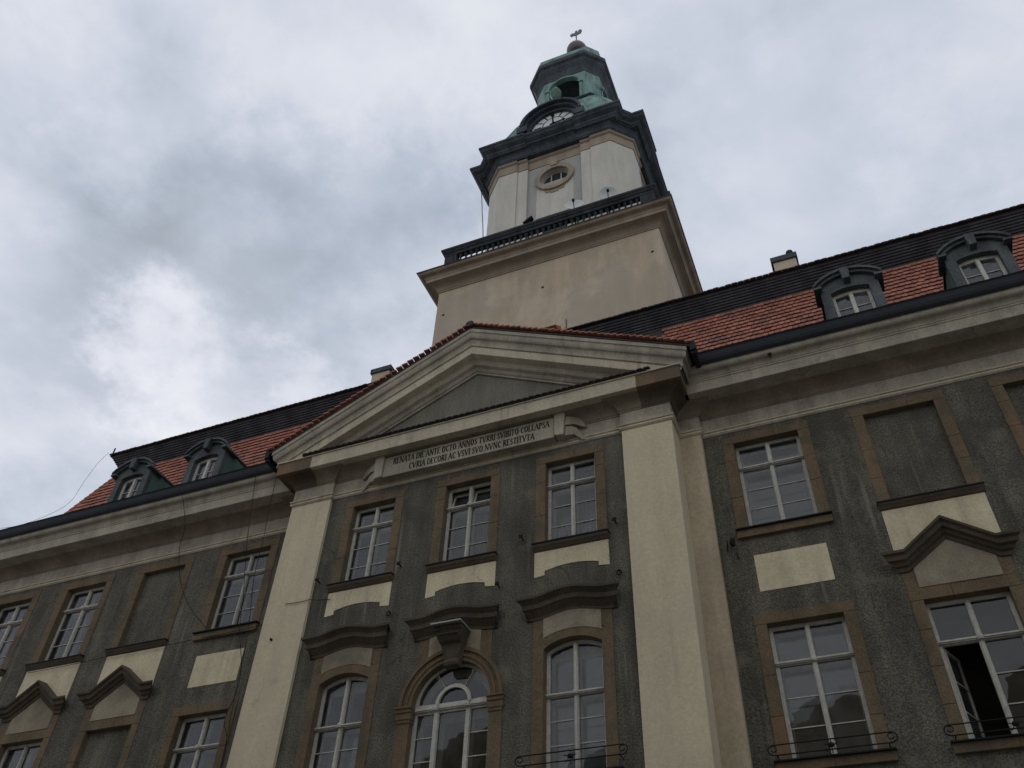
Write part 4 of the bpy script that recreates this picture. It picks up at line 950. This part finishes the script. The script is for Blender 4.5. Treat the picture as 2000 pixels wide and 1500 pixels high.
# lantern: eight copper faces with arched openings in the four main ones
H_, C_ = 1.97, .72
ln = MB()
for s in range(4):
    a = math.pi/2*s; ca, sa = math.cos(a), math.sin(a)
    q = MB().plate(rect(-(H_-C_), H_-C_, 34.0, 38.1), [arch(.93, 34.35, 37.0, .92999, 18)], -H_, -H_+.22)
    ln.add([(x*ca-y*sa, x*sa+y*ca+TY, z) for x, y, z in q.v], q.f)
    # chamfer face
    p0_, p1_ = (H_-C_, -H_), (H_, -H_+C_); n_ = (-.707*.22, .707*.22)
    vs = [(p0_[0], p0_[1], 34.0), (p1_[0], p1_[1], 34.0), (p1_[0], p1_[1], 38.1), (p0_[0], p0_[1], 38.1)]
    vs += [(x+n_[0], y+n_[1], z) for x, y, z in vs]
    ln.add([(x*ca-y*sa, x*sa+y*ca+TY, z) for x, y, z in vs], [(0, 1, 2, 3), (7, 6, 5, 4), (0, 3, 7, 4), (1, 5, 6, 2)])
LN_ = obj('lantern', ln, 'copper_green', CT)
for s in range(4):
    a = math.pi/2*s; ca, sa = math.cos(a), math.sin(a)
    o1 = arch(1.06, 0, 37.0, 1.0599, 18)[2:]; i1 = arch(.93, 0, 37.0, .92999, 18)[2:]
    q = MB().plate(o1+list(reversed(i1)), [], -H_-.08, -H_); 
    for t_ in (-1, 1):
        x0, x1 = sorted((t_*.94, t_*1.10)); q.box(x0, x1, -H_-.07, -H_, 34.2, 36.85); x0, x1 = sorted((t_*.90, t_*1.16)); q.box(x0, x1, -H_-.13, -H_, 36.8, 37.03)
    # parapet bars in the opening
    for j in range(5): q.tube([(-.7+.35*j, -H_+.1, 34.35), (-.7+.35*j, -H_+.1, 35.1)], .025, 5)
    q.tube([(-.86, -H_+.1, 35.1), (.86, -H_+.1, 35.1)], .035, 5)
    obj('arch_trim', MB().add([(x*ca-y*sa, x*sa+y*ca+TY, z) for x, y, z in q.v], q.f), 'copper_green' if s != 5 else 'copper_dark', LN_)
obj('lantern_ceiling', MB().loft([octr(1.7, .6, 37.98), octr(1.7, .6, 38.05)]), 'copper_dark', LN_)
obj('lantern_eaves', MB().loft([octr(1.95, .72, 38.05), octr(2.0, .75, 38.12), octr(2.03, .78, 38.4), octr(2.1, .8, 38.75), octr(2.26, .88, 39.1), octr(2.30, .92, 39.3), octr(2.43, .99, 39.42), octr(2.45, 1.0, 39.75), octr(2.2, .9, 39.9)]), 'copper_dark', CT)
obj('lantern_cap', MB().loft([octr(2.16, .7, 39.85), octr(2.12, .65, 40.2), octr(2.10, .62, 40.9), octr(1.75, .5, 41.5), octr(1.2, .36, 42.3), octr(.6, .2, 43.3), octr(.3, .1, 44.6), octr(.22, .08, 45.2)]), 'copper_green', CT)
n = 20; bc = (.25, TY, 45.3)
obj('ball', MB().lathe([(.68*math.sin(math.pi*i/n)+.001, -.68*math.cos(math.pi*i/n)) for i in range(n+1)], bc, 28), 'copper_ball', CT, smooth=True)
# weathercock
wv_ = MB(); wv_.tube([(bc[0], TY, 46.2), (bc[0], TY, 47.75)], .045, 8); wv_.lathe([(0, -.1), (.09, 0), (0, .1)], (bc[0], TY, 46.75), 8)
ck_ = [(-.62, 47.35), (-.52, 47.22), (-.40, 47.45), (-.22, 47.28), (-.02, 47.22), (.20, 47.30), (.34, 47.42), (.42, 47.3), (.52, 47.42), (.62, 47.62), (.68, 47.9), (.62, 48.15), (.46, 48.28), (.30, 48.22), (.24, 48.02), (.14, 47.86),
       (.10, 48.0), (.13, 48.2), (.05, 48.35), (-.05, 48.3), (-.08, 48.15), (-.16, 48.08), (-.07, 48.0), (-.12, 47.82), (-.26, 47.9), (-.45, 47.98), (-.62, 47.9), (-.72, 47.72), (-.66, 47.5)]
wv_.plate([(x*.62+bc[0], 47.98+(z-47.78)*.66) for x, z in ck_], [], TY-.03, TY+.03)
obj('weathercock', wv_, 'vane_metal', CT)
# clock dormers on the four sides
def clock(s):
    a = math.pi/2*s; ca, sa = math.cos(a), math.sin(a)
    def T_(mb): mb.v = [(x*ca-y*sa, x*sa+y*ca+TY, z) for x, y, z in mb.v]; return mb
    zc = 29.78; yf = -3.73
    body = MB().plate(arch(1.50, 28.3, zc, 1.4999, 24), [], yf, -1.5); B_ = obj('clock_dormer', T_(body), 'copper_dark', CT)
    hd = MB()
    for (r0, r1, y0, y1) in ((1.22, 1.42, yf-.22, yf), (1.42, 1.58, yf-.42, yf), (1.58, 1.70, yf-.62, -2.4)):
        def ap(r): return [(x, z) for x, z in [(r*math.cos(R(4+172*i/24)), zc-.25+r*math.sin(R(4+172*i/24))) for i in range(25)]]
        hd.plate(ap(r1)+list(reversed(ap(r0-.01))), [], y0, y1)
    for t_ in (-1, 1):
        x0, x1 = sorted((t_*1.25, t_*1.82)); hd.box(x0, x1, yf-.63, -2.9, 29.0, 29.5); x0, x1 = sorted((t_*1.2, t_*1.72)); hd.box(x0, x1, yf-.5, -2.9, 28.4, 29.0)
    obj('clock_hood', T_(hd), 'copper_dark', B_)
    el = lambda r, n=40: [(r*math.cos(2*math.pi*i/n), zc+r*math.sin(2*math.pi*i/n)) for i in range(n)]
    obj('clock_face', T_(MB().plate(el(1.17), [], yf-.06, yf-.0)), 'clock_white', B_)
    mk = MB().plate(el(.62), [el(.57)], yf-.068, yf-.05)
    for i in range(12):
        an = R(30*i); c, q = math.sin(an), math.cos(an); w = .035 if i % 3 else .05
        pts = [(c*.66-q*w, q*.66+c*w), (c*1.08-q*w, q*1.08+c*w), (c*1.08+q*w, q*1.08-c*w), (c*.66+q*w, q*.66-c*w)]
        mk.plate([(x, zc+z) for x, z in pts], [], yf-.07, yf-.05)
    obj('hour_marks', T_(mk), 'iron', B_)
    hn = MB()
    for an, ln_, w in ((R(-4), 1.02, .05), (R(83), .66, .06)):
        c, q = math.sin(an), math.cos(an)
        hn.plate([(x, zc+z) for x, z in [(-c*.2-q*w, -q*.2+c*w), (c*ln_*.75-q*w*.6, q*ln_*.75+c*w*.6), (c*ln_*.78-q*w*2, q*ln_*.78+c*w*2), (c*ln_, q*ln_), (c*ln_*.78+q*w*2, q*ln_*.78-c*w*2), (c*ln_*.75+q*w*.6, q*ln_*.75-c*w*.6), (-c*.2+q*w, -q*.2-c*w)]], [], yf-.10, yf-.08)
    obj('clock_hands', T_(hn), 'iron', B_)
    # urn above the dial
    ur = MB().lathe([(.30, 0), (.34, .1), (.16, .25), (.13, .45), (.28, .6), (.46, .95), (.50, 1.2), (.42, 1.35), (.30, 1.4), (.34, 1.5), (.18, 1.75), (.05, 1.95)], (-.2, -2.9, 33.5), 14); ur.box(-.5, .15, -3.2, -2.3, 30.6, 33.5)
    obj('urn', T_(MB().add([(-.2+(x+.2)*.68, -2.9+(y+2.9)*.68, z) for x, y, z in ur.v], ur.f)), 'zinc_green', CT, smooth=False)
for s in (0, 1, 3): clock(s)
# small holes and marks in the plaster
for (x, z) in ((-.07, 15.5), (4.44, 15.72), (-4.46, 15.58)): obj('putlog_hole', MB().box(x-.05, x+.05, TY-4.81, TY-4.79, z-.05, z+.05), 'iron', CT)
obj('conductor_rod', MB().tube([(.91, TY-4.84, 12.2), (.91, TY-4.84, 13.2)], .015, 5), 'iron', CT)

# ================================================================== LOOSE THINGS
def dish(x, y, z, r, az, el, label):
    E_ = empty('satellite_dish', (x, y, 18.1+ZO)); tag(E_, label, 'satellite dish', 'satellite dishes on the tower gallery')
    n = 20; rg = []
    d = Vector((math.sin(az)*math.cos(el), -math.cos(az)*math.cos(el), math.sin(el))); u = Vector((math.cos(az), math.sin(az), 0)); w = u.cross(d)*-1
    c = Vector((x, y, z))
    for rr, off in ((.001, 0), (r*.5, r*.07), (r*.85, r*.2), (r, r*.28), (r*1.02, r*.26), (r*.85, r*.15), (r*.5, .02), (.001, -.03)):
        rg.append([tuple(c+d*off+u*rr*math.cos(2*math.pi*i/n)+w*rr*math.sin(2*math.pi*i/n)) for i in range(n)])
    obj('reflector', MB().loft(rg, False, False), 'dish_white', E_, smooth=True)
    e_ = c+d*r*.95-Vector((0, 0, r*.35)); obj('feed_arm', MB().tube([c-Vector((0, 0, r*.9)), e_], .02, 5).box(e_.x-.05, e_.x+.05, e_.y-.05, e_.y+.05, e_.z-.05, e_.z+.06), 'iron', E_)
    obj('mast', MB().tube([(x, y+.05, 18.1), (x, y+.05, z)], .035, 6), 'iron', E_)
dish(2.78, 5.4, 20.85, .42, R(15), R(-12), 'pale round satellite dish on the gallery, near the right end of the balustrade')
dish(1.30, 5.25, 20.55, .42, R(10), R(10), 'satellite dish half hidden by the gallery rail beside the door hood')
fl = empty('floodlight', (-.85, 5.3, 18.1+ZO)); tag(fl, 'small dark floodlight on a mast rising behind the left half of the balustrade', 'floodlight')
obj('mast', MB().tube([(-.85, 5.3, 18.1), (-.85, 5.3, 20.75)], .03, 6), 'iron', fl)
obj('lamp_head', MB().plate([(-1.12, 20.55), (-.72, 20.85), (-.66, 20.77), (-1.06, 20.47)], [], 5.2, 5.42).tube([(-.95, 5.3, 20.5), (-.75, 5.3, 20.9)], .03, 5), 'iron', fl)
def cable(pts, r, label, sag=0, seg=8):
    full = []
    for i in range(len(pts)-1):
        a, b = Vector(pts[i]), Vector(pts[i+1])
        for k in range(seg):
            t_ = k/seg; p_ = a.lerp(b, t_); p_.z -= sag*4*t_*(1-t_); full.append(p_)
    full.append(Vector(pts[-1]))
    o_ = obj('cable', MB().tube(full, r, 5), 'iron'); tag(o_, label, 'cable'); return o_
def smooth_pts(pts, n=4):
    out = []; P_ = [Vector(p) for p in pts]
    for i in range(len(P_)-1):
        p0_, p1_, p2_, p3_ = P_[max(i-1, 0)], P_[i], P_[i+1], P_[min(i+2, len(P_)-1)]
        for k in range(n):
            t_ = k/n; out.append(.5*((2*p1_)+(-p0_+p2_)*t_+(2*p0_-5*p1_+4*p2_-p3_)*t_*t_+(-p0_+3*p1_-3*p2_+p3_)*t_**3))
    out.append(P_[-1]); return out
cable(smooth_pts([(-9.36, -.25, 3.9), (-9.10, .0, 2.9), (-9.23, .2, 2.3), (-9.02, .4, 1.35), (-8.59, .6, .55), (-7.9, .74, -.15)]), .0085, 'thin loose cable drooping from the left wing gutter past the blind window', seg=1)
cable(smooth_pts([(-6.79, -.27, 4.19), (-6.4, -.27, 1.73), (-6.02, -.27, .01), (-5.81, -.27, -1.09), (-5.46, -.27, -2.1), (-5.41, -.27, -2.78), (-5.54, -.27, -3.4), (-5.28, -.27, -4.13), (-5.3, -.2, -7), (-5.4, .5, -12)]), .0085, 'left one of two thin cables hanging in front of the left wing', seg=1)
cable(smooth_pts([(-6.0, -.27, 4.1), (-5.93, -.27, 2.6), (-5.84, -.27, 1.52), (-5.81, -.27, .42), (-5.62, -.27, -.71), (-5.49, -.27, -1.63), (-5.43, -.27, -2.71), (-5.38, -.27, -3.43), (-5.31, -.27, -4.29), (-5.4, .3, -12)]), .0085, 'right one of two thin cables hanging beside the left pilaster', seg=1)
cable([(-14, .8, -.5), (-11.14, .8, -.45), (-8.15, .8, -.42), (-5.35, .65, -.45), (-4.71, -.12, -.51), (-4.04, -.12, -.52), (-3.5, -.03, -.56)], .009, 'thin wire strung horizontally along the left wing and across the left pilaster', sag=.02)
cable(smooth_pts([(-17.1, 2.45, 9.75), (-17.3, 2.35, 9.2), (-17.1, 2.0, 8.0), (-16.9, 1.6, 6.6), (-17.2, .6, 5.2), (-18.2, .0, 4.8), (-19.6, -.2, 4.6)]), .006, 'thin lightning wire hanging from the left tip of the roof down to the gutter', seg=1)
cable([(-4.60, 7.5, 28.1), (-3.6, 6.0, 23.5), (-2.9, 5.0, 20.0)], .02, 'thin wire hanging from the dark tower cornice down to the gallery rail', sag=-.1)
obj('conductor', MB().tube([(-16.9, 2.5, 9.6), (-16.9, 2.5, 9.95)], .03, 5), 'iron', TH)
wd = MB().plate([(5.0, 12.3), (5.0, 12.82), (4.4, 12.3)], [], .2, .72, 'x'); obj('roof_stub', wd, 'tile_red', TH)

# ================================================================== HOUSES ACROSS THE SQUARE (seen mirrored in the panes, shade the foot of the facade)
def house(x0, x1, eh, rh, m, label):
    yb, yf = -36, -25.5
    Hs = empty('townhouse', ((x0+x1)/2, yf, 0)); tag(Hs, label, 'house', 'townhouses across the square')
    cx_ = (x0+x1)/2; hs = []; n = max(2, int((x1-x0)/2.4)); z_ = 4.6; wins = []
    while z_ < eh-1.8:
        for i in range(n):
            c = x0+(x1-x0)*(i+.5)/n; hs.append(rect(c-.5, c+.5, z_-ZO, z_+1.7-ZO)); wins.append((c, z_))
        z_ += 3.1
    w = MB().plate([(x0, -ZO), (x1, -ZO), (x1, eh-ZO), (x1-1.2, rh-2.2-ZO), (cx_+1.6, rh-1.2-ZO), (cx_+.9, rh-.6-ZO), (cx_-.9, rh-.6-ZO), (cx_-1.6, rh-1.2-ZO), (x0+1.2, rh-2.2-ZO), (x0, eh-ZO)], hs, yf-.3, yf)
    w.box(x0, x0+.3, yb, yf-.3, -ZO, eh-ZO).box(x1-.3, x1, yb, yf-.3, -ZO, eh-ZO)
    obj('wall', w, m, Hs)
    rf = MB()
    for s in (-1, 1):
        e_ = cx_+s*(x1-x0)/2+s*.3; t_ = cx_
        rf.add([(e_, yf-2.5, eh-.25-ZO), (t_, yf-2.5, rh-.3-ZO), (t_, yb, rh-.3-ZO), (e_, yb, eh-.25-ZO), (e_, yf-2.5, eh-.1-ZO), (t_, yf-2.5, rh-.1-ZO), (t_, yb, rh-.1-ZO), (e_, yb, eh-.1-ZO)],
               [(0, 1, 2, 3), (4, 7, 6, 5), (0, 4, 5, 1), (1, 5, 6, 2), (2, 6, 7, 3), (3, 7, 4, 0)])
    obj('roof', rf, 'tile_red', Hs)
    for c, z in wins:
        f = MB().plate(rect(c-.5, c+.5, z-ZO, z+1.7-ZO), [rect(c-.43, c-.03, z+.07-ZO, z+1.63-ZO), rect(c+.03, c+.43, z+.07-ZO, z+1.63-ZO)], yf-.2, yf-.14)
        F_ = obj('window', f, 'white_paint', Hs); obj('pane', MB().box(c-.45, c+.45, yf-.18, yf-.17, z-ZO, z+1.65-ZO), 'dark_glass', F_)
mat('house_ochre', (.42, .31, .15), (.36, .27, .14), .6, 12, .06, .9)
mat('house_pink', (.42, .27, .22), (.36, .24, .2), .6, 12, .06, .9)
mat('house_green', (.27, .32, .24), (.24, .28, .21), .6, 12, .06, .9)
house(-26, -16.5, 14.5, 19.5, 'house_pink', 'pink gabled townhouse facing the town hall')
house(-16.3, -7.2, 15.5, 21.0, 'house_ochre', 'ochre gabled townhouse facing the left wing')
house(-7.0, 2.6, 15.0, 20.3, 'house_green', 'green gabled townhouse facing the centre bay')
house(2.8, 12.2, 15.5, 21.5, 'house_wall', 'cream gabled townhouse facing the right wing')
house(12.4, 22, 16.5, 23, 'house_ochre', 'ochre gabled townhouse at the right of the row')
